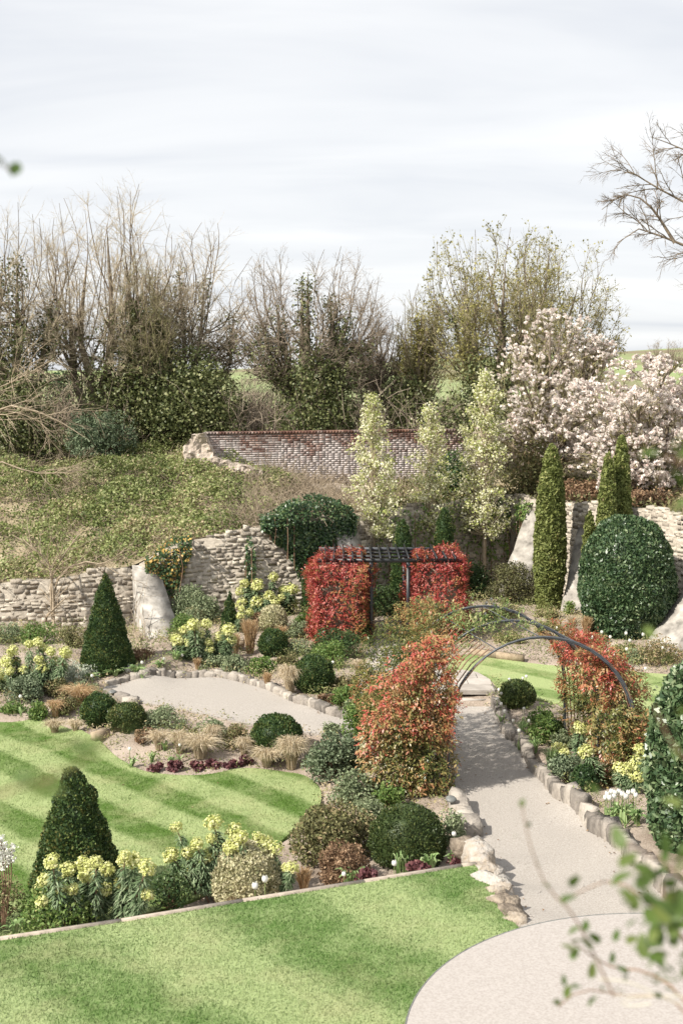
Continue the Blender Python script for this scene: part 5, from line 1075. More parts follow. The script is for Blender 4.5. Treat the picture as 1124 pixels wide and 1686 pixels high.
# ---- lawn blades
def blades(name, poly, z, n, mat, h, lean):
    lo, hi = poly.min(0), poly.max(0); q = rng.uniform(lo, hi, (n, 2)); q = q[inside(poly, q[:, 0], q[:, 1]) & ~inside(PATIO, q[:, 0], q[:, 1])]; zz_ = z(q[:, 0], q[:, 1]); u, w = proj(np.column_stack([q, zz_])); ok = (u > -40) & (u < 1170) & (w < 1730); q, zz_ = q[ok], zz_[ok]
    b_ = np.column_stack([q, zz_ - .004]); m_ = len(b_); d_ = np.column_stack([rng.normal(0, .4, (m_, 2)) + lean, np.ones(m_)]); tip = b_ + unit(d_)*(h*rng.uniform(.5, 1.3, m_))[:, None]; s_ = unit(np.column_stack([rng.normal(size=(m_, 2)), np.zeros(m_)]))*.0055
    V = np.stack([b_ - s_, b_ + s_, tip], 1).reshape(-1, 3); return tag(obj(name, mesh(name, V, np.arange(3*m_).reshape(-1, 3), mat)), kind='stuff')
up2 = UPPER[~np.array([False]*len(UPPER))]
o = blades('grass', UPPER, lambda x, y: x*0 + ZU, 230000, M['lawn2'], .035, np.array([.2, .1])); tag(o, 'short mown grass of the raised front lawn', 'grass')
o = blades('grass', LAWN, lambda x, y: hg(x, y) + .03, 150000, M['lawn'], .035, np.array([.2, .1])); tag(o, 'short mown striped grass of the lower lawn', 'grass')
#PART5
# ---- loose pebbles and fallen leaves along the path and the gravel circle
def edge_scatter(poly, n, spread):
    k = rng.integers(0, len(poly), n); f = rng.random(n)[:, None]; q = poly[k]*(1 - f) + np.roll(poly, -1, 0)[k]*f; return q + rng.normal(0, spread, (n, 2))
q = np.vstack([edge_scatter(pl, 1300, .12), edge_scatter(pr[:-1], 1300, .12), edge_scatter(GRAV, 900, .12), rng.uniform(PATH.min(0), PATH.max(0), (2600, 2))]); q = q[inside(PATH, q[:, 0], q[:, 1]) | inside(GRAV, q[:, 0], q[:, 1])]
c0 = np.column_stack([q, hg(q[:, 0], q[:, 1]) + .014]); r0 = rng.uniform(.006, .017, len(q))[:, None]; oc = np.array([[1, 0, 0], [0, 1, 0], [-1, 0, 0], [0, -1, 0], [0, 0, .8], [0, 0, -.6]], float)
V = (c0[:, None] + r0[:, None]*oc*rng.uniform(.7, 1.3, (len(q), 6, 1))).reshape(-1, 3); fo = np.array([[0, 1, 4], [1, 2, 4], [2, 3, 4], [3, 0, 4]]); F = (np.arange(len(q))[:, None, None]*6 + fo).reshape(-1, 3)
tag(obj('pebbles', mesh('pebbles', V, F, M['gravel'])), 'loose pebbles strewn over the gravel path and circle', 'gravel', kind='stuff')
q = np.vstack([edge_scatter(pl, 120, .2), edge_scatter(pr[:-1], 90, .2), edge_scatter(GRAV, 80, .2), rng.uniform(LAWN.min(0), LAWN.max(0), (60, 2))]); P = np.column_stack([q, hg(q[:, 0], q[:, 1]) + .035]); V, F, v = leaves(P, np.tile([0, 0, 1.], (len(q), 1)), .05, .6, None, .8, .2)
tag(obj('fallen_leaves', mesh('fallen_leaves', V, F, M['brown'], v)), 'few dead brown leaves lying on the path, circle and lawn', 'litter', kind='stuff')
# ================================================================== TREES
def grow(base, spec, env=None):
    """base: list of (points, radii) polylines; spec levels: n children, t range, angle, length factor, K, wander, up, radius"""
    lev = []; K0 = 8
    P = np.stack([smooth_res(np.array(p, float), K0) for p, _ in base]); R = np.stack([np.interp(np.linspace(0, 1, K0), np.linspace(0, 1, len(r)), r) for _, r in base]); lev.append((P, R))
    return lev + grow_from(P, R, spec, env)
def grow_from(P, R, spec, env):
    lev = [(P, R)]
    for (n, t0, t1, ang, lf, K, wand, up, rad) in spec:
        P, R = lev[-1]; Mx, Kp, _ = P.shape; idx = np.repeat(np.arange(Mx), n); m = len(idx); t = rng.uniform(t0, t1, m)*(Kp - 1); i0 = np.clip(t.astype(int), 0, Kp - 2); f = (t - i0)[:, None]
        A = P[idx, i0]*(1 - f) + P[idx, i0 + 1]*f; T_ = unit(P[idx, i0 + 1] - P[idx, i0]); rp = R[idx, i0]*(1 - f[:, 0]) + R[idx, i0 + 1]*f[:, 0]
        plen = np.linalg.norm(np.diff(P, axis=1), axis=-1).sum(1)[idx]; L_ = lf*plen*(1.1 - .5*t/(Kp - 1))*rng.uniform(.65, 1.25, m)
        pp = unit(np.cross(T_, rdir(m))); a_ = ang*rng.uniform(.6, 1.3, m)[:, None]; d_ = unit(T_*np.cos(a_) + pp*np.sin(a_)); pts = [A]; q = A
        for k in range(K - 1):
            d_ = unit(d_ + rdir(m)*wand + np.array([0, 0, up])); q = q + d_*(L_/(K - 1))[:, None]; pts.append(q)
        C = np.stack(pts, 1)
        if env is not None:
            c_, r_ = env; qn = np.linalg.norm((C - c_)/r_, axis=-1); bad = qn[:, -1] > 1; sc_ = np.where(bad, np.clip(1.0 - (qn[:, -1] - 1)*2.2, .12, 1), 1); C = A[:, None] + (C - A[:, None])*sc_[:, None, None]
            ok = ~(bad & (rng.random(m) < .35) & (qn[:, 0] > .97)); C, rp = C[ok], rp[ok]
        r0 = np.minimum(rp*.75, rad); lev.append((C, r0[:, None]*np.linspace(1, .45, K)[None]))
    return lev[1:]
def smooth_res(p, K):
    q = smooth_poly3(p); s_ = np.r_[0, np.cumsum(np.linalg.norm(np.diff(q, axis=0), axis=1))]; return np.stack([np.interp(np.linspace(0, s_[-1], K), s_, q[:, k]) for k in range(3)], -1)
def smooth_poly3(P):
    if len(P) < 3: return P
    return smooth_poly(P, 5, False)
SIDES = (8, 6, 4, 3, 3, 3)
def along(lev, n, lo, hi, rad, tmin=0., tmax=1., zmax=None):
    """points around the branches of levels lo..hi"""
    Ps = np.concatenate([(P[:, :-1] + (P[:, 1:] - P[:, :-1])*f).reshape(-1, 3) for P, R in lev[lo:hi + 1] for f in (.0, .33, .66)])
    if zmax is not None: Ps = Ps[Ps[:, 2] < zmax]
    k = rng.integers(0, len(Ps), n); return Ps[k] + rdir(n)*(rad*rng.random(n)**.5)[:, None]
def tree(name, label, base, trunks, spec, env, twig='twig', bark='bark', ivy=None, buds=None, group=None, cat_='tree', split=2):
    base = np.asarray(base, float); root = empty(name, base); tag(root, label, cat_, group)
    lev = grow([(np.array(p, float), r) for p, r in trunks], spec, env)
    V, F, v = cat([tubes(P, R, SIDES[k]) for k, (P, R) in enumerate(lev[:split])]); obj('trunk', mesh('trunk', V - base, F, M[bark], smooth=True), None, root)
    V, F, v = cat([tubes(P, R, SIDES[min(k + split, 5)]) for k, (P, R) in enumerate(lev[split:])]); obj('crown', mesh('crown', V - base, F, M[twig]), None, root)
    if ivy:
        for (n, lo, hi, rad, zmax, mat, ls) in ivy:
            P = along(lev, n, lo, hi, rad, zmax=zmax); V, F, v = leaves(P - base, unit(P - P.mean(0)) + np.array([0, 0, .5]), ls, .8, None, .4); obj('ivy', mesh('ivy', V, F, M[mat], v), None, root)
    if buds:
        n, mat, ls = buds; P = along(lev, n, len(lev) - 2, len(lev) - 1, .12); V, F, v = leaves(P - base, np.tile([0, 0, 1.], (n, 1)), ls, .6, None, .2); obj('buds', mesh('buds', V, F, M[mat], v), None, root)
    return lev
def up_tree(name, label, px, pyb, Y, pxt, pyt, hw, trunk_r, nst=3, fork=.25, spread=.5, group='bare trees beyond the bank', dens=1., pyc=None, prim=58, **kw):
    """tree whose stems fan out from a short trunk to the rim of an ellipsoid crown measured in the picture"""
    b = at(px, pyb, Y); top = at(pxt, pyt, Y); k = Y/FPX; H = top[2] - b[2]; pyc = pyc or (pyt + (pyb - pyt)*.50); c_ = at(pxt, pyc, Y); er = np.array([hw*k, hw*k*.8, top[2] - c_[2]]); env = (c_, er*1.04)
    tr = []; fk = b + (c_ - b)*np.array([.35, 0, fork*1.2]); heads = []
    for q in range(nst):      # heavy stems
        a_ = ((q + .5)/nst*2 - 1) + random.uniform(-.15, .15); e_ = c_ + er*np.array([a_*.62, random.uniform(-.4, .4), (1 - abs(a_))*.55 + .05]); f0 = b + (fk - b)*random.uniform(.3, 1)
        m_ = f0*.5 + e_*.5 + np.array([a_*er[0]*.12, 0, -.03*H]) + rng.normal(0, .04*H, 3)*np.array([1, 1, .3])
        tr.append(([b - np.array([0, 0, .5]), f0*.75 + b*.25, f0*.45 + m_*.55, m_, e_], [trunk_r, trunk_r*.7, trunk_r*.45, trunk_r*.26, trunk_r*.03]))
    base = np.asarray(b, float); root = empty(name, base); tag(root, label, 'tree', group)
    l0 = grow([(np.array(p), r) for p, r in tr], [], None)[0]
    # long fine stems reaching for the rim
    ph = rng.uniform(0, 2*math.pi, prim); cz = rng.uniform(-.4, .95, prim); sr = np.sqrt(1 - cz**2); E_ = c_ + er*np.stack([sr*np.cos(ph), sr*np.sin(ph), cz], -1)*rng.uniform(.86, 1.0, prim)[:, None]
    P0, R0 = l0; st = []; rr = []
    for e_ in E_:
        ue = unit(e_ - fk); uh = unit(P0[:, -1] - fk); hs_ = np.argsort(-(uh @ ue))[random.randrange(2)]; tq = random.uniform(.30, .72)*7; i0 = int(tq); s_ = P0[hs_, i0]*(1 - tq + i0) + P0[hs_, i0 + 1]*(tq - i0)
        m_ = s_*.5 + e_*.5; m_ = m_ + np.array([(e_[0] - s_[0])*.16, (e_[1] - s_[1])*.16, -.03*np.linalg.norm(e_ - s_)]); st.append(smooth_res(np.array([s_, m_, e_]), 9)); rr.append(np.linspace(.036, .008, 9))
    st = np.array(st); tw_ = np.linspace(0, 1, 9)[None, :, None]; am_ = rng.normal(0, .035, (len(st), 1, 3))*np.linalg.norm(st[:, -1] - st[:, 0], axis=-1)[:, None, None]; a2_ = rng.normal(0, .018, (len(st), 1, 3))*np.linalg.norm(st[:, -1] - st[:, 0], axis=-1)[:, None, None]; st = st + am_*np.sin(tw_*math.pi*2) + a2_*np.sin(tw_*math.pi*4 + 1)*tw_; rr = np.array(rr); lev = [(P0, R0), (st, rr)]
    n3, n4 = max(3, int(4.2*dens)), max(3, int(3.3*dens))
    sub_ = [(12, .10, .98, .85, .27, 5, .16, .05, .015), (n3, .1, 1., .85, .52, 4, .18, .03, .010), (n4, .1, 1., .7, .62, 3, .16, .02, .0062)]
    lv2 = grow_from(st, rr, sub_, env); lev += lv2
    V, F, v = cat([tubes(P0, R0, 8), tubes(st, rr, 5)]); obj('trunk', mesh('trunk', V - base, F, M[kw.get('bark', 'bark')], smooth=True), None, root)
    V, F, v = cat([tubes(P, R, 3) for P, R in lv2[:-1]] + [ribbons(lv2[-1][0], lv2[-1][1]*2)]); obj('crown', mesh('crown', V - base, F, M[kw.get('twig', 'twig')]), None, root)
    for (n, lo, hi, rad, zmax, mat, ls) in kw.get('ivy') or []:
        P = along(lev, n, lo, hi, rad, zmax=zmax); V, F, v = leaves(P - base, unit(P - P.mean(0)) + np.array([0, 0, .5]), ls*.72, .8, None, .4); obj('ivy', mesh('ivy', V, F, M[mat], v), None, root)
    if kw.get('buds'):
        n, mat, ls = kw['buds']; P = along(lev, n, len(lev) - 2, len(lev) - 1, .12); V, F, v = leaves(P - base, np.tile([0, 0, 1.], (n, 1)), ls, .6, None, .2); obj('buds', mesh('buds', V, F, M[mat], v), None, root)
up_tree('bare_tree', 'bare tree with ivy-clad trunks at the far left edge', 20, 745, 46, 20, 300, 125, .3, 4, spread=.45, twig='twigpale', ivy=[(6000, 0, 0, .45, 12.6, 'treeivy', .16), (2500, 1, 1, .3, 9.5, 'treeivy', .15)])
up_tree('bare_tree', 'tall bare pale-twigged tree with crooked forked trunk at the left', 150, 728, 47, 185, 284, 145, .28, 5, fork=.2, spread=.5, dens=1., prim=78, twig='twigpale', ivy=[(1500, 0, 0, .3, 9., 'treeivy', .15)])
up_tree('bare_tree', 'wide bare tree rising behind the dark ivy thicket', 290, 730, 49, 310, 340, 142, .24, 4, spread=.5, dens=.9, prim=70, twig='twigpale', ivy=[(3000, 0, 0, .35, 12, 'treeivy', .16), (1200, 1, 1, .3, 10, 'treeivy', .15)])
up_tree('ivy_tree', 'slim tree column wrapped in ivy within the left bare trees', 238, 730, 46, 238, 395, 60, .2, 2, spread=.4, dens=.7, twig='twigolive', ivy=[(5200, 0, 0, .45, 11.3, 'treeivy', .15)])
up_tree('bare_tree', 'rounded bare multi-stemmed tree with ivy heart above the brick wall', 512, 715, 47, 512, 380, 136, .3, 7, fork=.12, spread=.62, dens=1., prim=78, ivy=[(7500, 0, 0, .42, 11.2, 'treeivy', .15), (4500, 1, 1, .4, 8.8, 'treeivy', .15)])
up_tree('ivy_tree', 'lopped olive ivy-covered stump tree between the two big crowns', 690, 712, 48, 690, 455, 50, .28, 4, fork=.4, spread=.5, dens=.6, twig='twigolive', ivy=[(5500, 0, 0, .38, 11.2, 'bud', .14)])
up_tree('budding_tree', 'tall olive budding tree right of centre with ivy on its trunk', 815, 712, 47, 810, 342, 132, .28, 6, fork=.2, spread=.55, dens=1.1, prim=70, twig='twigolive', buds=(5200, 'bud', .11), ivy=[(3200, 0, 0, .28, 10., 'treeivy', .15)])
up_tree('budding_tree', 'rounded olive budding tree behind the magnolia', 905, 705, 50, 925, 380, 108, .24, 6, fork=.2, spread=.55, dens=1.1, twig='twigolive', buds=(3600, 'bud', .10), ivy=[(1500, 0, 0, .25, 9.2, 'treeivy', .15)])
up_tree('bare_tree', 'low spreading bare tree with leaning branch behind the brick wall', 610, 715, 49, 630, 500, 55, .14, 4, fork=.2, spread=.7, dens=.7)
up_tree('bare_tree', 'small bare tree standing on the distant green field at the right', 1094, 625, 130, 1096, 556, 42, .4, 5, fork=.2, spread=.6, dens=.5)
# dark ivy thickets under the trees
for lab, px, py, Y, hw, h, n, mt in (('big dark ivy-smothered thicket left of the brick wall', 325, 730, 46, 78, 140, 11000, 'treeivy'), ('dark ivy mass on the tree foot at the left thicket', 225, 725, 46.5, 62, 215, 7000, 'treeivy'), ('dark ivy at the foot of the rounded bare tree above the brick wall', 520, 722, 46, 66, 120, 5000, 'treeivy'), ('dark evergreen mass behind the slim cream tree', 670, 720, 47, 42, 105, 3400, 'treeivy'), ('dark ivy thicket at the far left edge', 30, 745, 45, 60, 150, 5000, 'treeivy'), ('dark ivy patch at the trunk of the olive budding tree', 800, 720, 45, 60, 120, 4000, 'treeivy')):
    b = at(px, py, Y); k = Y/FPX; shrub('ivy_thicket', lab, b - np.array([0, 0, .3]), hw*k, h*k + .3, mt, .115, int(n*1.5), 60, .8, cat_='thicket', stemmat='bark', vb=.02, ry=hw*k*.7, rough=(.3, 1.0))
b = at(166, 748, 44); shrub('blue_shrub', 'rounded blue-green evergreen shrub on top of the bank', b, 1.15, 1.75, 'blue', .13, 5200, 40, .4, cat_='shrub', vb=-.15)
b = at(98, 645, 62); shrub('pine_tree', 'small dark pine crown far behind the left trees', b - np.array([0, 0, 2]), .9, 3.4, 'dark', .2, 2200, 24, .5, cat_='tree')
b = at(740, 812, 41); shrub('green_shrub', 'dark green bush between the cream blossom trees on the bank', b - np.array([0, 0, .3]), .8, 1.7, 'dark', .12, 3400, 30, vb=.1)
b = at(880, 800, 40.5); shrub('brown_shrub', 'brown and green tangled shrub left of the single juniper on the bank', b - np.array([0, 0, .4]), 1.0, 1.9, 'mixed', .12, 3600, 34)
b = at(955, 825, 38); shrub('fern_clump', 'rust-brown dead bracken on the wall top behind the junipers', b - np.array([0, 0, .2]), 1.1, .85, 'brown', .10, 3200, 30)
b = at(1065, 838, 36); shrub('fern_clump', 'rust-brown dead bracken on the wall top behind the laurel dome', b - np.array([0, 0, .2]), 1.2, .7, 'brown', .10, 2800, 30)
# twiggy brush between the trees
n = 2600; u = np.r_[rng.uniform(-60, 1180, 2100), rng.normal(415, 35, 300), rng.normal(640, 40, 200)]; Yb = rng.uniform(45, 58, n); P = np.array([at(a_, 735, b_) for a_, b_ in zip(u, Yb)]); P[:, 2] = 4.4 + rng.uniform(-.3, .2, n)
A_ = arcs(P, n, 2.7, 2.0, .6, 5); lev = [(A_, np.linspace(.016, .006, 5)[None].repeat(n, 0))]; idx = np.repeat(np.arange(n), 5); t_ = rng.integers(1, 4, len(idx)); B_ = arcs(A_[idx, t_], len(idx), 1.1, .7, .8, 3)
V, F, v = cat([tubes(A_, lev[0][1], 3), ribbons(B_, np.array([[.016, .014, .007]]))]); tag(obj('brushwood', mesh('brushwood', V, F, M['twig'])), 'grey-brown twiggy brushwood filling the gaps beneath the trees', 'undergrowth', kind='stuff')
# pale bare branches hanging in from the left
b = at(-70, 800, 40); tree('fallen_branches', 'pale bare sprawling branches reaching in at the left edge', b, [([b, at(-40, 700, 40), at(20, 668, 40), at(90, 690, 40), at(140, 720, 40)], [.06, .045, .035, .025, .012]), ([b, at(-30, 660, 40.4), at(30, 625, 40.4), at(90, 590, 40.4)], [.05, .035, .025, .01]), ([b, at(-10, 760, 39.5), at(60, 780, 39.5), at(135, 775, 39.5)], [.04, .03, .02, .01])],
    [(11, .2, 1., .8, .45, 6, .25, -.04, .018), (6, .1, 1., .7, .55, 5, .22, -.05, .014), (4, .1, 1., .6, .6, 4, .2, -.04, .008)], None, twig='palebark', bark='palebark', cat_='branches')
# bare climber with arching stems on the low wall
b = np.array([*at(90, 1045, 33.7)[:2], .4]); tree('bare_climber', 'leafless brown climber with arching stems on the low stone wall', b, [([b, at(88, 990, 34.0), at(100, 945, 33.9), at(140, 925, 33.8), at(178, 932, 33.8), at(195, 945, 33.6)], [.05, .045, .04, .03, .02, .01]), ([b, at(75, 1020, 33.8), at(92, 1000, 33.6), at(108, 985, 33.5)], [.05, .045, .03, .015]), ([b, at(84, 960, 34.0), at(105, 915, 34.0), at(130, 880, 34.1)], [.05, .03, .02, .01]), ([b, at(84, 940, 34.0), at(60, 905, 34.0), at(20, 880, 34.1)], [.04, .03, .02, .01])],
    [(9, .2, 1., .7, .4, 6, .25, .03, .014), (5, .1, 1., .7, .5, 4, .25, .02, .007)], None, twig='palebark', bark='palebark', cat_='climber')
b = G(232, 1078); tree('bare_climber', 'thin dry climber stems on the shaded side of the grey buttress', b, [([b, at(222, 1040, 33.1), at(225, 990, 33.2)], [.02, .015, .008]), ([b, at(232, 1050, 33.0), at(250, 1062, 32.8), at(262, 1052, 32.8)], [.03, .025, .02, .01]), ([b, at(238, 1040, 32.9), at(235, 1000, 33.2)], [.02, .012, .006])], [(10, .1, 1, .4, .5, 5, .2, .02, .007), (4, .1, 1., .6, .5, 4, .2, 0, .004)], None, twig='palebark', bark='palebark', cat_='climber')
# overhanging bare limb at the upper right: its tree stands outside the frame
b = at(1330, 760, 40); tree('bare_tree', 'bare drooping-twigged limb against the sky at the upper right', b, [([b, at(1320, 560, 40), at(1290, 440, 40), at(1240, 330, 40), at(1180, 200, 40)], [.4, .35, .3, .2, .1]), ([at(1290, 440, 40), at(1200, 420, 40), at(1110, 400, 40), at(1060, 375, 40), at(1015, 400, 40)], [.12, .08, .05, .03, .01]), ([at(1280, 420, 40), at(1180, 360, 40), at(1100, 320, 40), at(1050, 290, 40), at(1005, 270, 40)], [.1, .07, .045, .025, .01]), ([at(1240, 330, 40), at(1170, 270, 40), at(1110, 240, 40), at(1070, 225, 40)], [.07, .05, .025, .01]), ([at(1110, 400, 40), at(1070, 340, 40), at(1030, 320, 40), at(990, 345, 40)], [.06, .04, .02, .01])],
    [(16, .25, 1., .7, .30, 7, .16, -.02, .02), (9, .2, 1., .7, .5, 5, .2, -.07, .009), (4, .1, 1., .6, .55, 4, .2, -.12, .0055)], None, twig='bark', bark='bark')
# ---- blossom trees
def blossom(name, label, px, pyb, pyc, pyt, hw, Y, n, mat, ls, trunk_r=.05, power=1., buds=None, clus=260, flame=True, mix=None, stemcol='twigpale'):
    """trunk and limbs, blossom in clusters spread through a flame shaped crown"""
    b = at(px, pyb, Y); top = at(px, pyt, Y); lo = at(px, pyc, Y); k = Y/FPX; R = hw*k; H = top[2] - lo[2]; root = empty(name, b); tag(root, label, 'tree', None)
    t = rng.random(clus)**1.25; rad = R*np.where(t < .22, .72 + 1.27*t, (1 - (t - .22)/.78)**.75*.92 + .08); rad = rad*rng.uniform(.65, 1.25, clus); q = rdir(clus); q[:, 2] = 0; q = unit(q)
    C = np.column_stack([q[:, :2]*(rad*rng.random(clus)**.5)[:, None], t*H]) + (lo - b)
    m = clus; ax_ = np.column_stack([np.zeros((m, 2)), np.clip(C[:, 2] - R*.8*rng.uniform(.5, 1.2, m), (lo - b)[2]*.9, None)]); mid = ax_*.45 + C*.55; mid[:, 2] -= .05
    tr = np.array([[[0, 0, -.3], [.02, 0, (lo - b)[2]*.6], [-.02, 0, (lo - b)[2] + H*.3], [0, 0, (lo - b)[2] + H*.92]]])
    obj('trunk', mesh('trunk', *tubes(tr, np.array([[1.1, 1, .7, .2]])*trunk_r, 7)[:2], M['palebark']), None, root)
    obj('branches', mesh('branches', *tubes(np.stack([ax_, mid, C], 1), np.array([[.016, .011, .005]])*(trunk_r/.05), 4)[:2], M[stemcol]), None, root)
    kk = rng.integers(0, clus, n); P = C[kk] + rng.normal(0, 1, (n, 3))*.095*np.array([1, 1, .9]); vv = np.clip(rng.beta(1.6, 1.3, n) + .1*(rng.random(clus)[kk] - .5), 0, 1)
    V, F, v = leaves(P, rdir(n) + np.array([0, -.2, .4]), ls, .85, vv, .5, .12); obj('crown', mesh('crown', V, F, M[mat], v), None, root)
    if mix:
        n2, m2, l2 = mix; kk = rng.integers(0, clus, n2); P = C[kk] + rng.normal(0, 1, (n2, 3))*.14; V, F, v = leaves(P, rdir(n2), l2, .5, None, .2); obj('leaves', mesh('leaves', V, F, M[m2], v), None, root)
    return root
blossom('blossom_tree', 'slim cream blossom tree in front of the whitewashed brick wall', 614, 935, 878, 652, 50, 37.2, 6200, 'blossom', .072, .05, clus=190)
blossom('blossom_tree', 'cream blossom tree above the right red hedge, middle of three', 706, 935, 868, 668, 44, 38.6, 5200, 'blossom', .072, .05, clus=170)
blossom('blossom_tree', 'largest cream blossom tree, right of the three, with visible brown trunk', 795, 958, 872, 612, 64, 39.2, 9500, 'blossom', .075, .065, clus=270)
def magnolia(label, px, pyb, pyc, pyt, hw, Y, nfl, tr, seed):
    b = at(px, pyb, Y); top = at(px, pyt, Y); k = Y/FPX; c_ = at(px, pyc, Y); env = (c_, np.array([hw*k, hw*k*.8, top[2] - c_[2]])); st = []
    for q in range(10):
        a_ = q*.63 + random.uniform(-.3, .3); e_ = c_ + np.array([math.cos(a_)*hw*k*.65, math.sin(a_)*hw*k*.5, (top[2] - c_[2])*random.uniform(-.55, .8)]); st.append(([b - np.array([0, 0, .3]), b*.6 + e_*.4 + rng.normal(0, .2, 3), e_], [tr, tr*.6, tr*.2]))
    st.append(([b - np.array([0, 0, .3]), (b + top)/2, top - np.array([0, 0, .2])], [tr, tr*.6, tr*.15]))
    root = empty('magnolia_tree', b); tag(root, label, 'tree')
    lev = grow([(np.array(p), r) for p, r in st], [(12, .2, 1., .7, .45, 6, .2, .10, .03), (9, .2, 1., .7, .55, 4, .2, .08, .013), (5, .2, 1., .6, .5, 3, .2, .1, .008)], env)
    V, F, v = cat([tubes(P, R, SIDES[j]) for j, (P, R) in enumerate(lev[:2])]); obj('trunk', mesh('trunk', V - b, F, M['bark']), None, root)
    V, F, v = cat([tubes(lev[2][0], lev[2][1], 3), ribbons(lev[3][0], lev[3][1]*2)]); obj('twigs', mesh('twigs', V - b, F, M['twigolive']), None, root)
    T_ = np.concatenate([lev[3][0][:, -1], lev[2][0][:, -1]]); T_ = T_[rng.permutation(len(T_))[:nfl]]; keep = wob(T_, 1.3, seed) > -.5; T_ = T_[keep]; m = 7; kk = np.repeat(np.arange(len(T_)), m); q = rdir(len(kk)); q[:, 2] = np.abs(q[:, 2]) + .3; q = unit(q)
    P = T_[kk] + q*.05 + np.array([0, 0, .03]); V, F, v = leaves(P - b, np.cross(q, rdir(len(kk))), .12, .6, np.clip(rng.beta(2, 1.4, len(kk)) - .12*(rng.random(len(T_))[kk]), 0, 1), .8, .25); obj('blossom', mesh('blossom', V, F, M['magnolia'], v), None, root)
    n2 = 1600; P = along(lev, n2, 2, 3, .08); V, F, v = leaves(P - b, rdir(n2), .08, .5, None, .2); obj('young_leaves', mesh('young_leaves', V, F, M['bud'], v), None, root)
magnolia('tall sparse pink magnolia behind the single juniper', 905, 790, 668, 524, 125, 42, 2800, .10, 2.)
magnolia('dense pale pink magnolia at the right edge behind the laurel dome', 1085, 842, 735, 596, 200, 38, 8000, .10, 7.)
# ================================================================== NEAR LEAVES
FL = []
for k in range(5):
    r = np.random.default_rng(900 + k); t = np.linspace(0, 1, 7); w_ = np.sin(t**.8*math.pi)**.8*.30*r.uniform(.8, 1.2); z_ = -.25*t**2*r.uniform(.3, 1.4); P = np.stack([0*t, t, z_], -1)
    V = np.stack([P + np.stack([-w_, 0*t, .25*w_], -1), P, P + np.stack([w_, 0*t, .25*w_], -1)], 1).reshape(-1, 3); FL.append(mesh('leaf', V, np.array([[3*i + j, 3*i + j + 1, 3*i + j + 4, 3*i + j + 3] for i in range(6) for j in range(2)]), M['fg'], np.full(len(V), .25 + .16*k), smooth=True))
def spray(name, label, stems, lvs, Y0, stemmat='stem', rad=.0025):
    """near branch: stems as picture polylines with distances, leaves at (px, py, distance, size in m)"""
    P0 = at(*stems[0][0]); root = empty(name, P0); tag(root, label, 'branch')
    for s_ in stems:
        P = smooth_res(np.array([at(*q) for q in s_]), 14); put(obj('twig', mesh('twig', *tubes(P[None], np.linspace(rad*1.4, rad*.6, 14)[None], 6)[:2], M[stemmat], smooth=True)), root)
    for (u, w, Y, sz) in lvs:
        o = bpy.data.objects.new('leaf', random.choice(FL)); COL.objects.link(o); o.location = at(u, w, Y); o.scale = (sz,)*3; o.rotation_euler = (random.uniform(.2, 1.3), random.uniform(-.6, .6), random.uniform(0, 6.28)); put(o, root)
random.seed(5)
lv_ = [(942,1462,2.6,.05),(925,1488,2.6,.05),(1005,1458,2.5,.055),(1030,1470,2.5,.05),(1020,1430,2.4,.06),(1080,1450,2.4,.06),(1112,1440,2.3,.06),(1060,1490,2.5,.06),(1090,1500,2.4,.08),(1100,1530,2.5,.08),(1070,1520,2.6,.06),(1040,1500,2.6,.05),(935,1540,2.9,.045),(940,1552,2.9,.04),(962,1535,2.9,.04),(985,1555,2.9,.05),(975,1565,2.9,.04),(950,1570,2.9,.045),(942,1582,2.9,.04),(1012,1552,2.8,.04),(1032,1555,2.8,.045),(1048,1560,2.8,.05),(1060,1580,2.7,.06),(1085,1560,2.6,.06),(1112,1560,2.6,.06),(1120,1590,2.7,.06),(1100,1610,2.8,.06),(1005,1588,3.0,.035),(980,1582,3.,.035),(1035,1604,3.,.04),(1028,1608,3.,.035),(970,1612,3.,.045),(958,1626,3.,.04),(995,1632,3.,.045),(1012,1628,3.,.035),(928,1624,3.,.03),(930,1645,3.,.04),(920,1656,3.,.04),(968,1658,3.,.035),(1085,1645,2.9,.04),(1115,1640,2.9,.05),(1075,1605,2.9,.05),(1050,1450,2.3,.06),(1118,1480,2.2,.07)]
lv_ += [(random.gauss(1095, 25), random.gauss(1510, 45), random.uniform(2.2, 2.8), random.uniform(.035, .06)) for _ in range(44)]
lv_ = [(u, w, Y*.82, sz*.84) for u, w, Y, sz in lv_]
spray('foreground_branch', 'out-of-focus leafy branch in the near lower right corner', [[(1180,1760,2.6),(1120,1640,2.8),(1060,1600,2.9),(1000,1590,3.),(940,1550,2.9)], [(1180,1760,2.6),(1110,1650,2.9),(1030,1640,3.),(960,1630,3.),(918,1658,3.)], [(1180,1760,2.6),(1130,1560,2.5),(1080,1500,2.4),(1010,1450,2.5),(930,1480,2.6)], [(1150,1560,2.4),(1100,1520,2.4),(1090,1450,2.4)]], lv_, 2.6, rad=.0026)
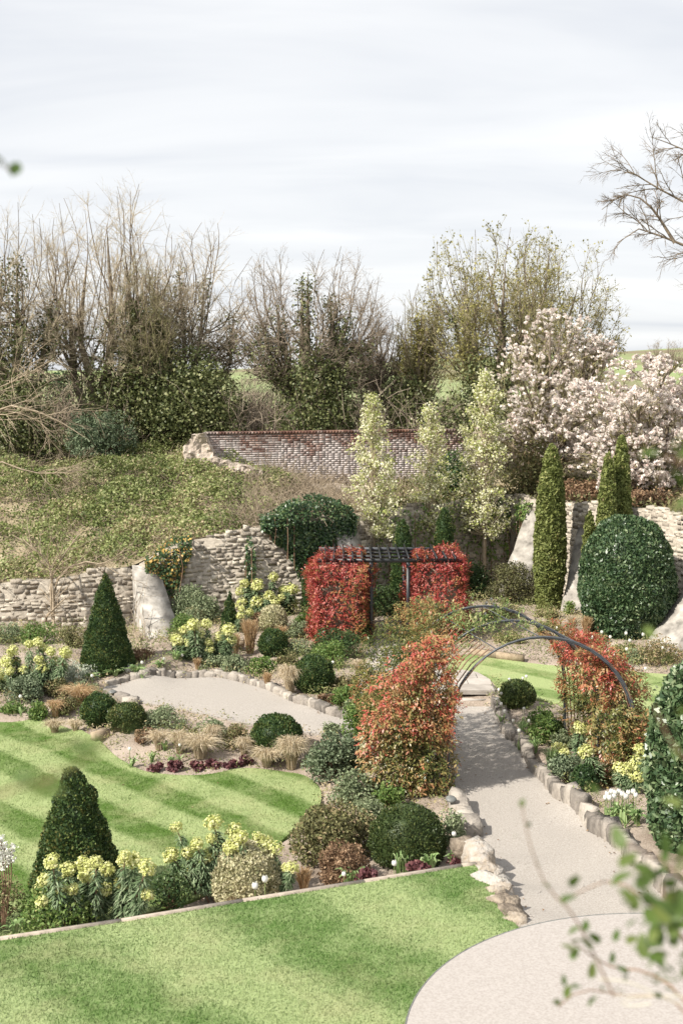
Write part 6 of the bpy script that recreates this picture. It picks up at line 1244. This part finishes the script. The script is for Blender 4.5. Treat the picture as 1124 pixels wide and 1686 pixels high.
spray('pale_stem', 'thin pale curved stems looping over the near patio at the lower right', [[(985,1612,2.7),(1030,1616,2.7),(1070,1632,2.7),(1110,1650,2.7),(1160,1662,2.7)], [(1170,1640,2.7),(1110,1640,2.7),(1060,1638,2.7),(1010,1640,2.7)], [(1070,1652,2.7),(1040,1656,2.7),(1020,1651,2.7),(1035,1645,2.7),(1080,1641,2.7)]], [], 2.7, 'palestem', .0016)
spray('foreground_twig', 'blurred bare twig tip rising before the gravel path', [[(1010,1640,2.4),(945,1510,2.4),(900,1460,2.4),(872,1390,2.4),(858,1320,2.4)]], [(858,1330,2.4,.02),(870,1362,2.4,.022),(852,1375,2.4,.018),(888,1430,2.4,.02),(905,1462,2.4,.02)], 2.4, rad=.002)
spray('foreground_twig', 'very blurred leafy shoot in front of the right-edge laurel', [[(1180,1500,1.9),(1090,1420,1.9),(1030,1390,1.9)], [(1180,1300,1.9),(1110,1230,1.9),(1075,1160,1.9)]], [(1028,1400,1.9,.045),(1040,1330,1.9,.03),(1100,1090,1.9,.03),(1075,1050,1.9,.03),(1110,1250,1.9,.035),(1120,1330,1.9,.04),(985,1310,1.9,.025),(1115,1410,1.9,.05),(1120,1180,1.9,.04)], 1.9)
spray('foreground_twig', 'blurred bright green leaves in front of the dense magnolia', [[(1200,700,1.8),(1140,760,1.8),(1085,750,1.8)], [(1200,860,1.8),(1130,840,1.8),(1100,830,1.8)]], [(1088,748,1.8,.035),(1108,740,1.8,.04),(1120,755,1.8,.035),(1110,845,1.8,.045),(1125,800,1.8,.035),(1118,910,1.8,.03)], 1.8)
spray('foreground_twig', 'blurred green leaf tip at the upper left edge of the sky', [[(-60,240,2.0),(-10,262,2.0),(18,282,2.0)]], [(2,264,2.0,.035),(20,290,2.0,.045),(-12,258,2.,.04),(8,276,2.0,.03)], 2.0, rad=.0015)
spray('foreground_twig', 'strongly blurred buds and leaves before the lower lawn at the left', [[(-80,1330,1.2),(20,1300,1.2),(110,1270,1.2),(200,1205,1.2)]], [(108,1300,1.15,.04),(125,1245,1.2,.036),(202,1212,1.2,.032),(25,1290,1.2,.026),(150,1240,1.2,.03),(95,1275,1.2,.03),(190,1225,1.2,.024)], 1.2, rad=.0015)
